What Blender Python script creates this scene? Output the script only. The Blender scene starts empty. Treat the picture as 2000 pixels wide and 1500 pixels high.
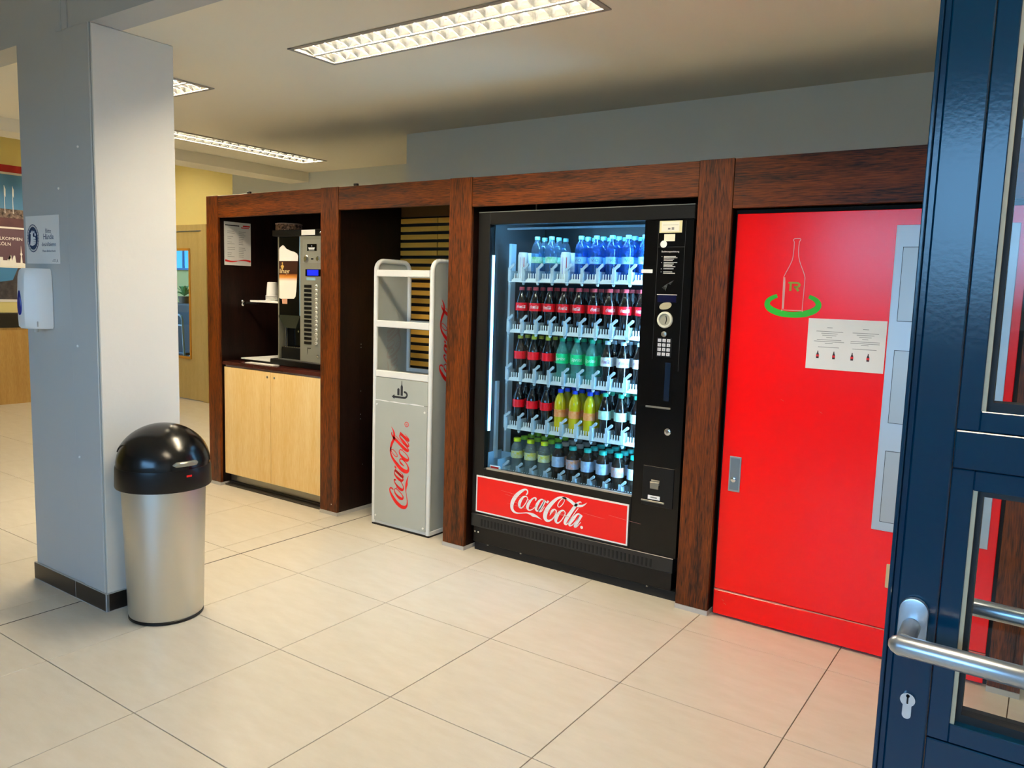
import bpy, bmesh, math, random
from mathutils import Vector, Matrix

random.seed(7)
SC = bpy.context.scene
COL = SC.collection
PI = math.pi

# ------------------------------------------------------------------ camera
CAM_LOC = Vector((3.4916, -3.3414, 1.4365))
F_PX, YAW, PITCH, ROLL = 1529.5, math.radians(34.565), math.radians(-6.673), math.radians(1.769)
fw = Vector((-math.sin(YAW) * math.cos(PITCH), math.cos(YAW) * math.cos(PITCH), math.sin(PITCH)))
rt = Vector((math.cos(YAW), math.sin(YAW), 0.0))
up = rt.cross(fw)
r2 = rt * math.cos(ROLL) + up * math.sin(ROLL)
u2 = up * math.cos(ROLL) - rt * math.sin(ROLL)
cam_data = bpy.data.cameras.new('camera')
cam_data.sensor_width = 36.0
cam_data.lens = F_PX / 2000.0 * 36.0
cam_data.clip_start = 0.02
cam = bpy.data.objects.new('camera', cam_data)
COL.objects.link(cam)
cam.matrix_world = Matrix(((r2.x, u2.x, -fw.x, CAM_LOC.x), (r2.y, u2.y, -fw.y, CAM_LOC.y),
                           (r2.z, u2.z, -fw.z, CAM_LOC.z), (0, 0, 0, 1)))
SC.camera = cam

# ------------------------------------------------------------------ world / exposure
SKY_STRENGTH = 13.0
TUBE_STRENGTH = 218.0
LED_STRENGTH = 190.0
world = bpy.data.worlds.new('world')
SC.world = world
world.use_nodes = True
nt = world.node_tree
nt.nodes.clear()
w_out = nt.nodes.new('ShaderNodeOutputWorld')
w_bg = nt.nodes.new('ShaderNodeBackground')
w_tc = nt.nodes.new('ShaderNodeTexCoord')
w_sep = nt.nodes.new('ShaderNodeSeparateXYZ')
w_mr = nt.nodes.new('ShaderNodeMapRange')
w_mr.inputs[1].default_value = -0.25
w_mr.inputs[2].default_value = 0.6
w_rmp = nt.nodes.new('ShaderNodeValToRGB')
els = w_rmp.color_ramp.elements
els[0].position, els[0].color = 0.0, (0.035, 0.04, 0.036, 1)
els[1].position, els[1].color = 1.0, (0.24, 0.52, 1.0, 1)
e = els.new(0.29); e.color = (0.05, 0.06, 0.065, 1)
e = els.new(0.36); e.color = (0.27, 0.60, 1.0, 1)
w_bg.inputs['Strength'].default_value = SKY_STRENGTH
nt.links.new(w_tc.outputs['Generated'], w_sep.inputs[0])
nt.links.new(w_sep.outputs['Z'], w_mr.inputs[0])
nt.links.new(w_mr.outputs[0], w_rmp.inputs[0])
nt.links.new(w_rmp.outputs[0], w_bg.inputs['Color'])
nt.links.new(w_bg.outputs[0], w_out.inputs[0])

SC.view_settings.view_transform = 'Standard'
SC.view_settings.look = 'None'
SC.view_settings.gamma = 1.0
SC.view_settings.use_curve_mapping = False
SC.view_settings.exposure = 0.0


# ------------------------------------------------------------------ materials
def lin(h):
    h = h.lstrip('#')
    o = []
    for i in (0, 2, 4):
        c = int(h[i:i + 2], 16) / 255.0
        o.append(c / 12.92 if c <= 0.04045 else ((c + 0.055) / 1.055) ** 2.4)
    return (o[0], o[1], o[2], 1.0)


MATS = {}


def pm(name, col, rough=0.5, metal=0.0, spec=0.5, noise=None, bump=None, emit=None, coat=0.0, stretch=None, col2=None):
    """principled material; noise=(scale, amount 0..1) mixes col with col2; bump=(scale,strength)"""
    if name in MATS:
        return MATS[name]
    m = bpy.data.materials.new(name)
    m.use_nodes = True
    t = m.node_tree
    b = t.nodes['Principled BSDF']
    c = lin(col)
    b.inputs['Base Color'].default_value = c
    b.inputs['Roughness'].default_value = rough
    b.inputs['Metallic'].default_value = metal
    b.inputs['Specular IOR Level'].default_value = spec
    if coat:
        b.inputs['Coat Weight'].default_value = coat
        b.inputs['Coat Roughness'].default_value = 0.08
    if emit:
        b.inputs['Emission Color'].default_value = lin(emit[0])
        b.inputs['Emission Strength'].default_value = emit[1]
    if noise or bump:
        tc = t.nodes.new('ShaderNodeTexCoord')
        mp = t.nodes.new('ShaderNodeMapping')
        if stretch:
            mp.inputs['Scale'].default_value = stretch
        t.links.new(tc.outputs['Object'], mp.inputs['Vector'])
    if noise:
        n = t.nodes.new('ShaderNodeTexNoise')
        n.inputs['Scale'].default_value = noise[0]
        n.inputs['Detail'].default_value = 6.0
        n.inputs['Roughness'].default_value = 0.62
        t.links.new(mp.outputs[0], n.inputs['Vector'])
        r = t.nodes.new('ShaderNodeValToRGB')
        r.color_ramp.elements[0].position = 0.5 - 0.5 * noise[1] if len(noise) < 3 else noise[2]
        r.color_ramp.elements[1].position = 0.5 + 0.5 * noise[1] if len(noise) < 3 else noise[3]
        r.color_ramp.elements[0].color = lin(col2) if col2 else c
        r.color_ramp.elements[1].color = c
        t.links.new(n.outputs['Fac'], r.inputs[0])
        t.links.new(r.outputs[0], b.inputs['Base Color'])
    if bump:
        n2 = t.nodes.new('ShaderNodeTexNoise')
        n2.inputs['Scale'].default_value = bump[0]
        n2.inputs['Detail'].default_value = 4.0
        t.links.new(mp.outputs[0], n2.inputs['Vector'])
        bp = t.nodes.new('ShaderNodeBump')
        bp.inputs['Strength'].default_value = bump[1]
        bp.inputs['Distance'].default_value = 0.01
        t.links.new(n2.outputs['Fac'], bp.inputs['Height'])
        t.links.new(bp.outputs[0], b.inputs['Normal'])
    MATS[name] = m
    return m


def clear(name, tint, gloss_rough=0.03, diffuse=0.0, dcol='#ffffff', ior=1.45):
    """clear pane / clear plastic: tinted transparency under a fresnel gloss, with a little milky diffuse"""
    if name in MATS:
        return MATS[name]
    m = bpy.data.materials.new(name)
    m.use_nodes = True
    t = m.node_tree
    t.nodes.clear()
    out = t.nodes.new('ShaderNodeOutputMaterial')
    tr = t.nodes.new('ShaderNodeBsdfTransparent')
    tr.inputs[0].default_value = lin(tint)
    gl = t.nodes.new('ShaderNodeBsdfGlossy')
    gl.inputs['Roughness'].default_value = gloss_rough
    fr = t.nodes.new('ShaderNodeFresnel')
    fr.inputs[0].default_value = ior
    base = tr
    if diffuse > 0:
        df = t.nodes.new('ShaderNodeBsdfDiffuse')
        df.inputs[0].default_value = lin(dcol)
        mx0 = t.nodes.new('ShaderNodeMixShader')
        mx0.inputs[0].default_value = diffuse
        t.links.new(tr.outputs[0], mx0.inputs[1])
        t.links.new(df.outputs[0], mx0.inputs[2])
        base = mx0
    mx = t.nodes.new('ShaderNodeMixShader')
    geo = t.nodes.new('ShaderNodeNewGeometry')          # gloss on the outer faces only: no false total reflection inside the slab
    inv = t.nodes.new('ShaderNodeMath'); inv.operation = 'SUBTRACT'; inv.inputs[0].default_value = 1.0
    mul = t.nodes.new('ShaderNodeMath'); mul.operation = 'MULTIPLY'
    t.links.new(geo.outputs['Backfacing'], inv.inputs[1])
    t.links.new(fr.outputs[0], mul.inputs[0])
    t.links.new(inv.outputs[0], mul.inputs[1])
    t.links.new(mul.outputs[0], mx.inputs[0])
    t.links.new(base.outputs[0], mx.inputs[1])
    t.links.new(gl.outputs[0], mx.inputs[2])
    t.links.new(mx.outputs[0], out.inputs[0])
    MATS[name] = m
    return m


def wood(name, dark, light, axis, rough=0.42):
    """open-pored veneer: fine pores stretched along one axis and broad figure"""
    if name in MATS:
        return MATS[name]
    m = bpy.data.materials.new(name)
    m.use_nodes = True
    t = m.node_tree
    b = t.nodes['Principled BSDF']
    b.inputs['Roughness'].default_value = rough
    b.inputs['Specular IOR Level'].default_value = 0.3
    tc = t.nodes.new('ShaderNodeTexCoord')
    mp = t.nodes.new('ShaderNodeMapping')
    sc = [250.0, 250.0, 250.0]
    sc['xyz'.index(axis)] = 16.0
    mp.inputs['Scale'].default_value = sc
    n = t.nodes.new('ShaderNodeTexNoise')
    n.inputs['Scale'].default_value = 1.0
    n.inputs['Detail'].default_value = 4.0
    n.inputs['Distortion'].default_value = 0.6
    mp2 = t.nodes.new('ShaderNodeMapping')
    sc2 = [14.0, 14.0, 14.0]
    sc2['xyz'.index(axis)] = 1.2
    mp2.inputs['Scale'].default_value = sc2
    n2 = t.nodes.new('ShaderNodeTexNoise')
    n2.inputs['Scale'].default_value = 1.0
    n2.inputs['Detail'].default_value = 3.0
    r = t.nodes.new('ShaderNodeValToRGB')
    r.color_ramp.elements[0].position = 0.40
    r.color_ramp.elements[0].color = lin(dark)
    r.color_ramp.elements[1].position = 0.66
    r.color_ramp.elements[1].color = lin(light)
    ad = t.nodes.new('ShaderNodeMath'); ad.operation = 'MULTIPLY_ADD'
    ad.inputs[1].default_value = 0.45
    md = t.nodes.new('ShaderNodeMath'); md.operation = 'MULTIPLY'
    md.inputs[1].default_value = 0.58
    t.links.new(tc.outputs['Object'], mp.inputs[0])
    t.links.new(tc.outputs['Object'], mp2.inputs[0])
    t.links.new(mp.outputs[0], n.inputs['Vector'])
    t.links.new(mp2.outputs[0], n2.inputs['Vector'])
    t.links.new(n.outputs['Fac'], md.inputs[0])
    t.links.new(n2.outputs['Fac'], ad.inputs[0])
    t.links.new(md.outputs[0], ad.inputs[2])
    t.links.new(ad.outputs[0], r.inputs[0])
    t.links.new(r.outputs[0], b.inputs['Base Color'])
    bp = t.nodes.new('ShaderNodeBump')
    bp.inputs['Strength'].default_value = 0.25
    bp.inputs['Distance'].default_value = 0.002
    t.links.new(n.outputs['Fac'], bp.inputs['Height'])
    t.links.new(bp.outputs[0], b.inputs['Normal'])
    MATS[name] = m
    return m


M_TILE = pm('floor_tile', '#d9d1c0', 0.34, noise=(5.0, 0.5), col2='#cec4b0', bump=(90, 0.05), stretch=(1.0, 3.5, 1.0))
M_GROUT = pm('grout', '#6f5b45', 0.9)
M_JOINT = pm('joint_dark', '#2b241d', 0.8)
M_CEIL = pm('ceiling_paint', '#f3ecd6', 0.9, noise=(1.5, 0.8), col2='#f0e8d0')
M_GREYWALL = pm('grey_wall_paint', '#eef3ee', 0.85, bump=(60, 0.05))
M_PILLAR = pm('pillar_paint', '#e2dfd6', 0.62, bump=(14, 0.16))
M_BLUEPAINT = pm('blue_grey_paint', '#b9bcba', 0.5, bump=(14, 0.10))
M_YELLOW = pm('yellow_wall_paint', '#efdf94', 0.85)
M_WHITEWALL = pm('white_wall_paint', '#dfe0dc', 0.85)
M_SKIRT = pm('skirting_tile', '#2b211a', 0.35, noise=(6, 0.6), col2='#1d1612', stretch=(1, 1, 8))
M_LGREY = pm('light_grey_trim', '#b9b6b0', 0.5)
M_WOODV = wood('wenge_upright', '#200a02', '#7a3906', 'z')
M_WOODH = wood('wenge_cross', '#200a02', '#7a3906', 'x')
M_WOODSHADE = wood('wenge_shaded', '#0b0403', '#210f08', 'z', 0.4)  # same wenge, its colour darkened for the shade inside the niches
M_MAPLE = wood('maple_front', '#f0c87e', '#fbdda2', 'z', 0.4)
M_MAPLE2 = wood('beech_panel', '#b98f4d', '#cfa864', 'z', 0.45)
M_BLACK = pm('black_plastic', '#060607', 0.35, 0.0, 0.35)
M_BLACKGLOSS = pm('black_gloss', '#040405', 0.14, 0.0, 0.3)
M_BLACKMATT = pm('black_matt', '#070707', 0.75)
M_BLACKMETAL = pm('black_metal', '#08090a', 0.32, 0.0, 0.35)
M_WHITE = pm('white_plastic', '#ecece8', 0.4)
M_PAPER = pm('paper', '#eceae4', 0.75)
M_SILVER = pm('brushed_aluminium', '#c3c4c0', 0.33, 0.85, noise=(3, 0.6), col2='#b3b5b2', stretch=(1, 1, 40))
M_STEEL = pm('stainless_steel', '#9c9a90', 0.32, 0.9)
M_CHROME = pm('chrome', '#d8d8d6', 0.12, 1.0)
M_SATIN = pm('satin_aluminium', '#b4bac0', 0.3, 0.9)
M_RED = pm('red_lacquer', '#ff0000', 0.19, 0.0, 0.42)
M_REDPRINT = pm('red_print', '#e8130f', 0.5)
M_REDBAN = pm('red_banner', '#ee0a0a', 0.3)
M_GREEN = pm('green_print', '#22b81c', 0.5)
M_OLIVE = pm('olive_print', '#9aa022', 0.5)
M_PINKLINE = pm('pale_line_print', '#e8a49c', 0.5)
M_PRINT = pm('dark_print', '#23252a', 0.7)
M_GREYPRINT = pm('grey_print', '#8a8a86', 0.7)
M_NAVY = pm('navy_print', '#16345c', 0.6)
M_WHITEPRINT = pm('white_print', '#f2f1ee', 0.55)
M_RACK = pm('grey_rack_panel', '#b3b8b0', 0.42, noise=(2.0, 0.5), col2='#a9aea6')
M_RACKW = pm('white_rack_frame', '#e6e6e0', 0.38)
M_BLUEDOOR = pm('blue_door_paint', '#002a42', 0.14, 0.0, 0.42, coat=0.0, bump=(160, 0.012))
M_BEAD = pm('beige_glazing_bead', '#b3a586', 0.5)
M_RUBBER = pm('black_rubber', '#0a0a0a', 0.6)
M_GLASS = clear('window_glass', '#f3f7f7', 0.01)
M_VGLASS = clear('machine_glass', '#eaf3f7', 0.015, ior=1.3)
M_LEDSIDE = pm('led_side_strip', '#cfeaff', 0.5, emit=('#7cc8ff', 9.0))
M_LED = pm('led_strip', '#dff2ff', 0.5, emit=('#93d2ff', LED_STRENGTH))
M_TUBE = pm('fluorescent_tube', '#ffffff', 0.5, emit=('#ffeccc', TUBE_STRENGTH))
M_LOUVRE = pm('louvre_aluminium', '#dcdcd8', 0.13, 0.95)
M_REFL = pm('lamp_reflector', '#e8e8e4', 0.35, 0.3)
M_FRAME = pm('lamp_frame', '#9a948a', 0.5)
M_SLAT = pm('tan_slat', '#f0bd4c', 0.5, noise=(6, 0.6), col2='#d9a03a', stretch=(0.4, 1, 6))
M_BLUEGREY = pm('blue_grey_metal', '#5b6f7c', 0.4, 0.3)


# ------------------------------------------------------------------ geometry helpers
class MB:
    def __init__(self):
        self.v, self.f, self.mi = [], [], []

    def add(self, vs, fs, m=0):
        o = len(self.v)
        self.v += [tuple(p) for p in vs]
        for q in fs:
            self.f.append(tuple(i + o for i in q))
            self.mi.append(m)
        return self

    def box(self, x0, x1, y0, y1, z0, z1, m=0):
        vs = [(x0, y0, z0), (x1, y0, z0), (x1, y1, z0), (x0, y1, z0), (x0, y0, z1), (x1, y0, z1), (x1, y1, z1), (x0, y1, z1)]
        return self.add(vs, [(0, 3, 2, 1), (4, 5, 6, 7), (0, 1, 5, 4), (1, 2, 6, 5), (2, 3, 7, 6), (3, 0, 4, 7)], m)

    def lathe(self, prof, n=20, c=(0, 0, 0), m=0, axis='z', caps=True):
        vs, fs = [], []
        for r, h in prof:
            for k in range(n):
                a = 2 * PI * k / n
                p = (r * math.cos(a), r * math.sin(a), h)
                if axis == 'y':
                    p = (p[0], p[2], -p[1])
                elif axis == 'x':
                    p = (p[2], p[0], p[1])
                vs.append((p[0] + c[0], p[1] + c[1], p[2] + c[2]))
        for j in range(len(prof) - 1):
            for k in range(n):
                a, b = j * n + k, j * n + (k + 1) % n
                fs.append((a, b, b + n, a + n))
        if caps:
            fs.append(tuple(range(n - 1, -1, -1)))
            fs.append(tuple(range((len(prof) - 1) * n, len(prof) * n)))
        return self.add(vs, fs, m)

    def cyl(self, c, r, h, axis='z', n=20, r2=None, m=0):
        return self.lathe([(r, 0), (r if r2 is None else r2, h)], n, c, m, axis)

    def prism(self, poly, axis, a, b, m=0):
        """poly in the plane normal to axis: axis y -> (x,z); x -> (y,z); z -> (x,y)"""
        n = len(poly)

        def pt(q, h):
            return (q[0], h, q[1]) if axis == 'y' else ((h, q[0], q[1]) if axis == 'x' else (q[0], q[1], h))
        vs = [pt(q, a) for q in poly] + [pt(q, b) for q in poly]
        fs = [tuple(range(n)), tuple(range(2 * n - 1, n - 1, -1))]
        for k in range(n):
            fs.append((k, k + n, (k + 1) % n + n, (k + 1) % n))
        return self.add(vs, fs, m)

    def tube(self, pts, r, n=10, m=0, closed=False):
        pts = [Vector(p) for p in pts]
        L = len(pts)
        vs, fs = [], []
        prev = None
        for i, p in enumerate(pts):
            a = pts[i - 1] if (i > 0 or closed) else p
            b = pts[(i + 1) % L] if (i < L - 1 or closed) else p
            d = (b - a).normalized()
            if prev is None:
                ref = Vector((0, 0, 1)) if abs(d.z) < 0.9 else Vector((1, 0, 0))
                x = d.cross(ref).normalized()
            else:
                x = (prev - d * prev.dot(d)).normalized()
            prev = x
            y = d.cross(x)
            rr = r[i] if isinstance(r, (list, tuple)) else r
            for k in range(n):
                t = 2 * PI * k / n
                vs.append(p + x * (rr * math.cos(t)) + y * (rr * math.sin(t)))
        m_ = L if closed else L - 1
        for i in range(m_):
            for k in range(n):
                a, b = i * n + k, i * n + (k + 1) % n
                c, d = ((i + 1) % L) * n + (k + 1) % n, ((i + 1) % L) * n + k
                fs.append((a, b, c, d))
        if not closed:
            fs.append(tuple(range(n - 1, -1, -1)))
            fs.append(tuple(range((L - 1) * n, L * n)))
        return self.add(vs, fs, m)

    def flat(self, shape, O, U, V, m=0, s=1.0):
        """a 2-D shape (verts, faces) laid on the plane O + u*U + v*V"""
        O, U, V = Vector(O), Vector(U), Vector(V)
        return self.add([O + U * (p[0] * s) + V * (p[1] * s) for p in shape[0]], shape[1], m)

    def wrap(self, shape, c, R, z, m=0, s=1.0, a0=-PI / 2):
        """a 2-D shape wrapped round a vertical cylinder of radius R about c, centred on the angle a0"""
        vs = []
        for p in shape[0]:
            a = a0 + p[0] * s / R
            vs.append((c[0] + R * math.cos(a), c[1] + R * math.sin(a), c[2] + z + p[1] * s))
        return self.add(vs, shape[1], m)

    def mesh(self, name, mats, smooth=None, bevel=0.0, seg=1, centre=None):
        c = centre
        if c is None:
            xs, ys, zs = zip(*self.v)
            c = Vector(((min(xs) + max(xs)) / 2, (min(ys) + max(ys)) / 2, (min(zs) + max(zs)) / 2))
        c = Vector(c)
        me = bpy.data.meshes.new(name)
        me.from_pydata([tuple(Vector(p) - c) for p in self.v], [], self.f)
        if not isinstance(mats, (list, tuple)):
            mats = [mats]
        for mm in mats:
            me.materials.append(mm)
        me.polygons.foreach_set('material_index', self.mi)
        if bevel > 0:
            bm = bmesh.new(); bm.from_mesh(me)
            bmesh.ops.recalc_face_normals(bm, faces=bm.faces)
            ed = [e for e in bm.edges if len(e.link_faces) == 2 and e.calc_face_angle(0) > 0.6]
            bmesh.ops.bevel(bm, geom=ed, offset=bevel, segments=seg, affect='EDGES', profile=0.6)
            bm.to_mesh(me); bm.free()
        elif smooth is not None:
            bm = bmesh.new(); bm.from_mesh(me)
            bmesh.ops.recalc_face_normals(bm, faces=bm.faces)
            bm.to_mesh(me); bm.free()
        if smooth is not None:
            me.polygons.foreach_set('use_smooth', [True] * len(me.polygons))
            me.set_sharp_from_angle(angle=math.radians(smooth))
        me.update()
        return me, c

    def build(self, name, mats, parent=None, smooth=None, bevel=0.0, seg=1, centre=None):
        me, c = self.mesh(name, mats, smooth, bevel, seg, centre)
        return place(name, me, c, parent)


WL = {}


def place(name, data, world, parent=None):
    o = bpy.data.objects.new(name, data)
    COL.objects.link(o)
    w = Vector(world)
    if parent is not None:
        o.parent = parent
        o.location = w - WL[parent.name]
    else:
        o.location = w
    WL[o.name] = w
    return o


def tag(o, label=None, cat=None, group=None, kind=None):
    if label: o['label'] = label
    if cat: o['category'] = cat
    if group: o['group'] = group
    if kind: o['kind'] = kind
    return o


def thing(name, label, cat, loc=(0, 0, 0), group=None):
    return tag(place(name, None, loc), label, cat, group)


def struct(o):
    o['kind'] = 'structure'
    return o


def bx(name, mat, parent, x0, x1, y0, y1, z0, z1, bevel=0.0, seg=1, smooth=None):
    return MB().box(x0, x1, y0, y1, z0, z1).build(name, mat, parent, bevel=bevel, seg=seg, smooth=smooth)


def sub(name, me, world, parent):
    return place(name, me, world, parent)


# 2-D shapes -------------------------------------------------------
def rect(x0, x1, y0, y1):
    return ([(x0, y0), (x1, y0), (x1, y1), (x0, y1)], [(0, 1, 2, 3)])


def disc(cx, cy, rx, ry=None, n=24):
    ry = rx if ry is None else ry
    return ([(cx + rx * math.cos(2 * PI * k / n), cy + ry * math.sin(2 * PI * k / n)) for k in range(n)], [tuple(range(n))])


def poly(pts):
    return (list(pts), [tuple(range(len(pts)))])


def join2(*shapes):
    V, F = [], []
    for s in shapes:
        o = len(V)
        V += s[0]
        F += [tuple(i + o for i in f) for f in s[1]]
    return (V, F)


def shift(s, dx, dy, k=1.0, ky=None):
    ky = k if ky is None else ky
    return ([(p[0] * k + dx, p[1] * ky + dy) for p in s[0]], s[1])


def catmull(pts, sub_=6, closed=False):
    n = len(pts)
    out = []
    rng = n if closed else n - 1
    for i in range(rng):
        g = (lambda k: pts[k % n]) if closed else (lambda k: pts[max(0, min(n - 1, k))])
        p0, p1, p2, p3 = g(i - 1), g(i), g(i + 1), g(i + 2)
        for s in range(sub_):
            t = s / sub_
            out.append(tuple(0.5 * ((2 * p1[j]) + (-p0[j] + p2[j]) * t + (2 * p0[j] - 5 * p1[j] + 4 * p2[j] - p3[j]) * t * t
                                    + (-p0[j] + 3 * p1[j] - 3 * p2[j] + p3[j]) * t ** 3) for j in range(len(p1))))
    if not closed:
        out.append(tuple(pts[-1]))
    return out


def ribbon(pts, closed=False, sub_=6, smooth=True):
    """pts (x, y, width): a pen stroke of varying width as a strip of quads"""
    q = catmull(pts, sub_, closed) if smooth else pts
    n = len(q)
    V, F = [], []
    for i, (x, y, w) in enumerate(q):
        a = q[i - 1] if (i > 0 or closed) else q[i]
        b = q[(i + 1) % n] if (i < n - 1 or closed) else q[i]
        dx, dy = b[0] - a[0], b[1] - a[1]
        l = math.hypot(dx, dy) or 1.0
        nx, ny = -dy / l * w / 2, dx / l * w / 2
        V += [(x - nx, y - ny), (x + nx, y + ny)]
    for i in range(n if closed else n - 1):
        j = (i + 1) % n
        F.append((2 * i, 2 * j, 2 * j + 1, 2 * i + 1))
    return (V, F)


_TXT = {}


def text2d(s, size=1.0, align='LEFT', shear=0.0, space=1.0):
    key = (s, align, shear, space)
    if key not in _TXT:
        cu = bpy.data.curves.new('lettering', 'FONT')
        cu.body = s
        cu.align_x = align
        cu.shear = shear
        cu.space_character = space
        cu.resolution_u = 2
        ob = bpy.data.objects.new('lettering', cu)
        me = bpy.data.meshes.new_from_object(ob)
        _TXT[key] = ([(v.co.x, v.co.y) for v in me.vertices], [tuple(p.vertices) for p in me.polygons])
        bpy.data.objects.remove(ob)
        bpy.data.meshes.remove(me)
        bpy.data.curves.remove(cu)
    s0 = _TXT[key]
    return ([(p[0] * size, p[1] * size) for p in s0[0]], s0[1])


def oval_stroke(cx, cy, rx, ry, slant=0.25, wt=18, wn=8, n=14):
    pts = []
    for k in range(n):
        a = 2 * PI * k / n
        y = ry * math.sin(a)
        pts.append((cx + rx * math.cos(a) + slant * y, cy + y, wn + (wt - wn) * abs(math.cos(a)) ** 1.3))
    return ribbon(pts, True, 3)


LOGO_OPEN = [
    [(119, 136, 5.9), (128, 147, 8.5), (127, 161, 8.5), (112, 164, 9.3), (87, 149, 16.1), (55, 118, 21.1), (34, 80, 22.0), (32, 50, 19.5), (44, 33, 13.5), (66, 28, 7.6), (96, 33, 5.1), (126, 40, 5.5), (149, 40, 11.8), (169, 36, 17.8), (190, 33, 11.0), (222, 22, 0.8)],
    [(179, 116, 5.9), (182, 128, 10.2), (166, 127, 6.8), (140, 97, 16.1), (131, 70, 16.1), (143, 58, 7.6), (166, 69, 4.7), (185, 92, 3.4)],
    [(128, 115, 3.4), (141, 111, 3.0), (153, 115, 2.1)],
    [(239, 128, 15.2), (225, 103, 16.1), (209, 74, 16.1), (206, 63, 9.3), (219, 67, 5.1), (237, 94, 2.5)],
    [(368, 158, 7.6), (353, 162, 10.2), (335, 161, 10.2), (312, 151, 12.7), (282, 122, 18.6), (253, 82, 22.8), (242, 48, 23.7), (247, 28, 18.6), (265, 24, 11.0), (287, 38, 6.8), (305, 64, 6.8), (309, 83, 7.2), (298, 91, 6.8), (283, 79, 11.8), (270, 53, 1.7)],
    [(342, 161, 6.8), (363, 161, 11.8), (390, 152, 16.1), (411, 141, 16.9), (433, 135, 15.2), (454, 138, 11.8), (470, 146, 6.8), (486, 160, 0.8)],
    [(361, 73, 3.8), (371, 67, 3.0), (380, 71, 2.1)],
    [(454, 153, 4.2), (447, 157, 5.9), (433, 148, 11.0), (418, 129, 16.1), (396, 95, 17.8), (373, 58, 19.5), (363, 33, 16.1), (370, 26, 9.3), (382, 36, 5.1), (406, 76, 3.4), (430, 113, 3.8), (438, 123, 3.0)],
    [(458, 92, 16.1), (444, 67, 16.1), (427, 36, 16.1), (421, 24, 10.2), (434, 28, 5.9), (456, 55, 2.5)],
]
LOGO_LOOP = [
    [(120, 128, 5.5), (101, 120, 10.2), (82, 91, 17.8), (80, 67, 14.4), (95, 62, 6.8), (117, 88, 5.1), (130, 117, 5.1)],
    [(229, 128, 5.9), (211, 126, 9.3), (192, 100, 16.1), (184, 74, 15.2), (194, 63, 7.6), (213, 81, 5.1), (232, 116, 4.2)],
    [(347, 157, 3.8), (328, 141, 4.7), (316, 117, 5.1), (325, 108, 4.2), (343, 124, 4.2), (355, 147, 3.8)],
    [(353, 95, 5.5), (334, 87, 11.0), (314, 58, 18.6), (308, 32, 16.1), (322, 24, 7.6), (344, 45, 5.1), (362, 80, 5.1)],
    [(446, 93, 5.9), (431, 89, 9.3), (409, 61, 16.9), (390, 34, 14.4), (394, 23, 7.6), (413, 36, 5.1), (441, 75, 4.2)],
]
LOGO_HYPHEN = [(244, 118), (255, 131), (265, 127), (254, 114)]


def script_logo():
    """the flowing two-word script of the soft-drink lettering as pen strokes, in millimetres (about 490 x 165)"""
    return join2(*([ribbon(p) for p in LOGO_OPEN] + [ribbon(p, True) for p in LOGO_LOOP] + [poly(LOGO_HYPHEN)]))


LOGO = script_logo()
LOGO_C = shift(LOGO, -245, -93)        # centred
REG = join2(ribbon([(8 * math.cos(2 * PI * k / 16), 8 * math.sin(2 * PI * k / 16), 2.2) for k in range(16)], True, 1), shift(text2d('R', 11), -3.4, -4))

# ================================================================== SETTING
H = 2.46                        # ceiling over the vending area
XA = [(-1.4406, -1.314), (-0.2747, -0.1196), (0.7438, 0.8956), (2.1508, 2.3058), (3.400, 3.505)]

# floor -------------------------------------------------------------
floor = struct(MB().box(-6.6, 4.7, -6.7, 2.5, -0.09, -0.006).build('floor', M_GROUT))
floor['label'] = 'beige stoneware tile floor'
G = 0.0018
cols = [0.4747 + 0.6 * k for k in range(0, 8)]
edges_right = [0.012] + cols
edges_left = [-0.15 - 0.6 * k for k in range(0, 12)][::-1] + [0.006]
rows = [-0.204 - 0.6 * k for k in range(-5, 12)][::-1]
tile_cache = {}
rest = MB()


def tile(x0, x1, y0, y1, single):
    x0, x1, y0, y1 = x0 + G, x1 - G, y0 + G, y1 - G
    if not single:
        rest.box(x0, x1, y0, y1, -0.006, 0.0)
        return
    key = (round(x1 - x0, 3), round(y1 - y0, 3))
    c = ((x0 + x1) / 2, (y0 + y1) / 2, -0.003)
    if key not in tile_cache:
        tile_cache[key] = MB().box(x0, x1, y0, y1, -0.006, 0.0).mesh('tile', M_TILE, bevel=0.0006)[0]
    place('tile', tile_cache[key], c, floor)


for ed in (edges_left, edges_right):
    for a, b in zip(ed[:-1], ed[1:]):
        for c, d in zip(rows[:-1], rows[1:]):
            tile(a, b, c, d, -5.7 < a and b < 4.2 and -2.7 < c and d < 0.45)
tf = rest.build('tile_field', M_TILE, floor)
tf['kind'] = 'stuff'
bx('expansion_joint', M_JOINT, floor, 0.0062, 0.0118, -6.6, 2.4, -0.006, -0.0008)

# ceilings ----------------------------------------------------------
LAMPS = [(0.645, 2.068, -0.992, -0.737, 'x'), (-1.707, -0.284, -0.992, -0.737, 'x'), (-1.81, -1.541, -0.222, 1.178, 'y')]
HI = 3.05                       # ceilings of the entrance and of the reception
LAMPS_HI = [(2.55, 3.973, -2.70, -2.445, 'x'), (-5.3, -5.031, 0.3, 1.7, 'y')]


def slab_with_holes(x0, x1, y0, y1, z0, z1, holes):
    mb = MB()
    xs = sorted(set([x0, x1] + [h[0] for h in holes] + [h[1] for h in holes]))
    ys = sorted(set([y0, y1] + [h[2] for h in holes] + [h[3] for h in holes]))
    for a, b in zip(xs[:-1], xs[1:]):
        for c, d in zip(ys[:-1], ys[1:]):
            if any(a >= h[0] - 1e-6 and b <= h[1] + 1e-6 and c >= h[2] - 1e-6 and d <= h[3] + 1e-6 for h in holes):
                continue
            mb.box(a, b, c, d, z0, z1)
    return mb


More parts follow.
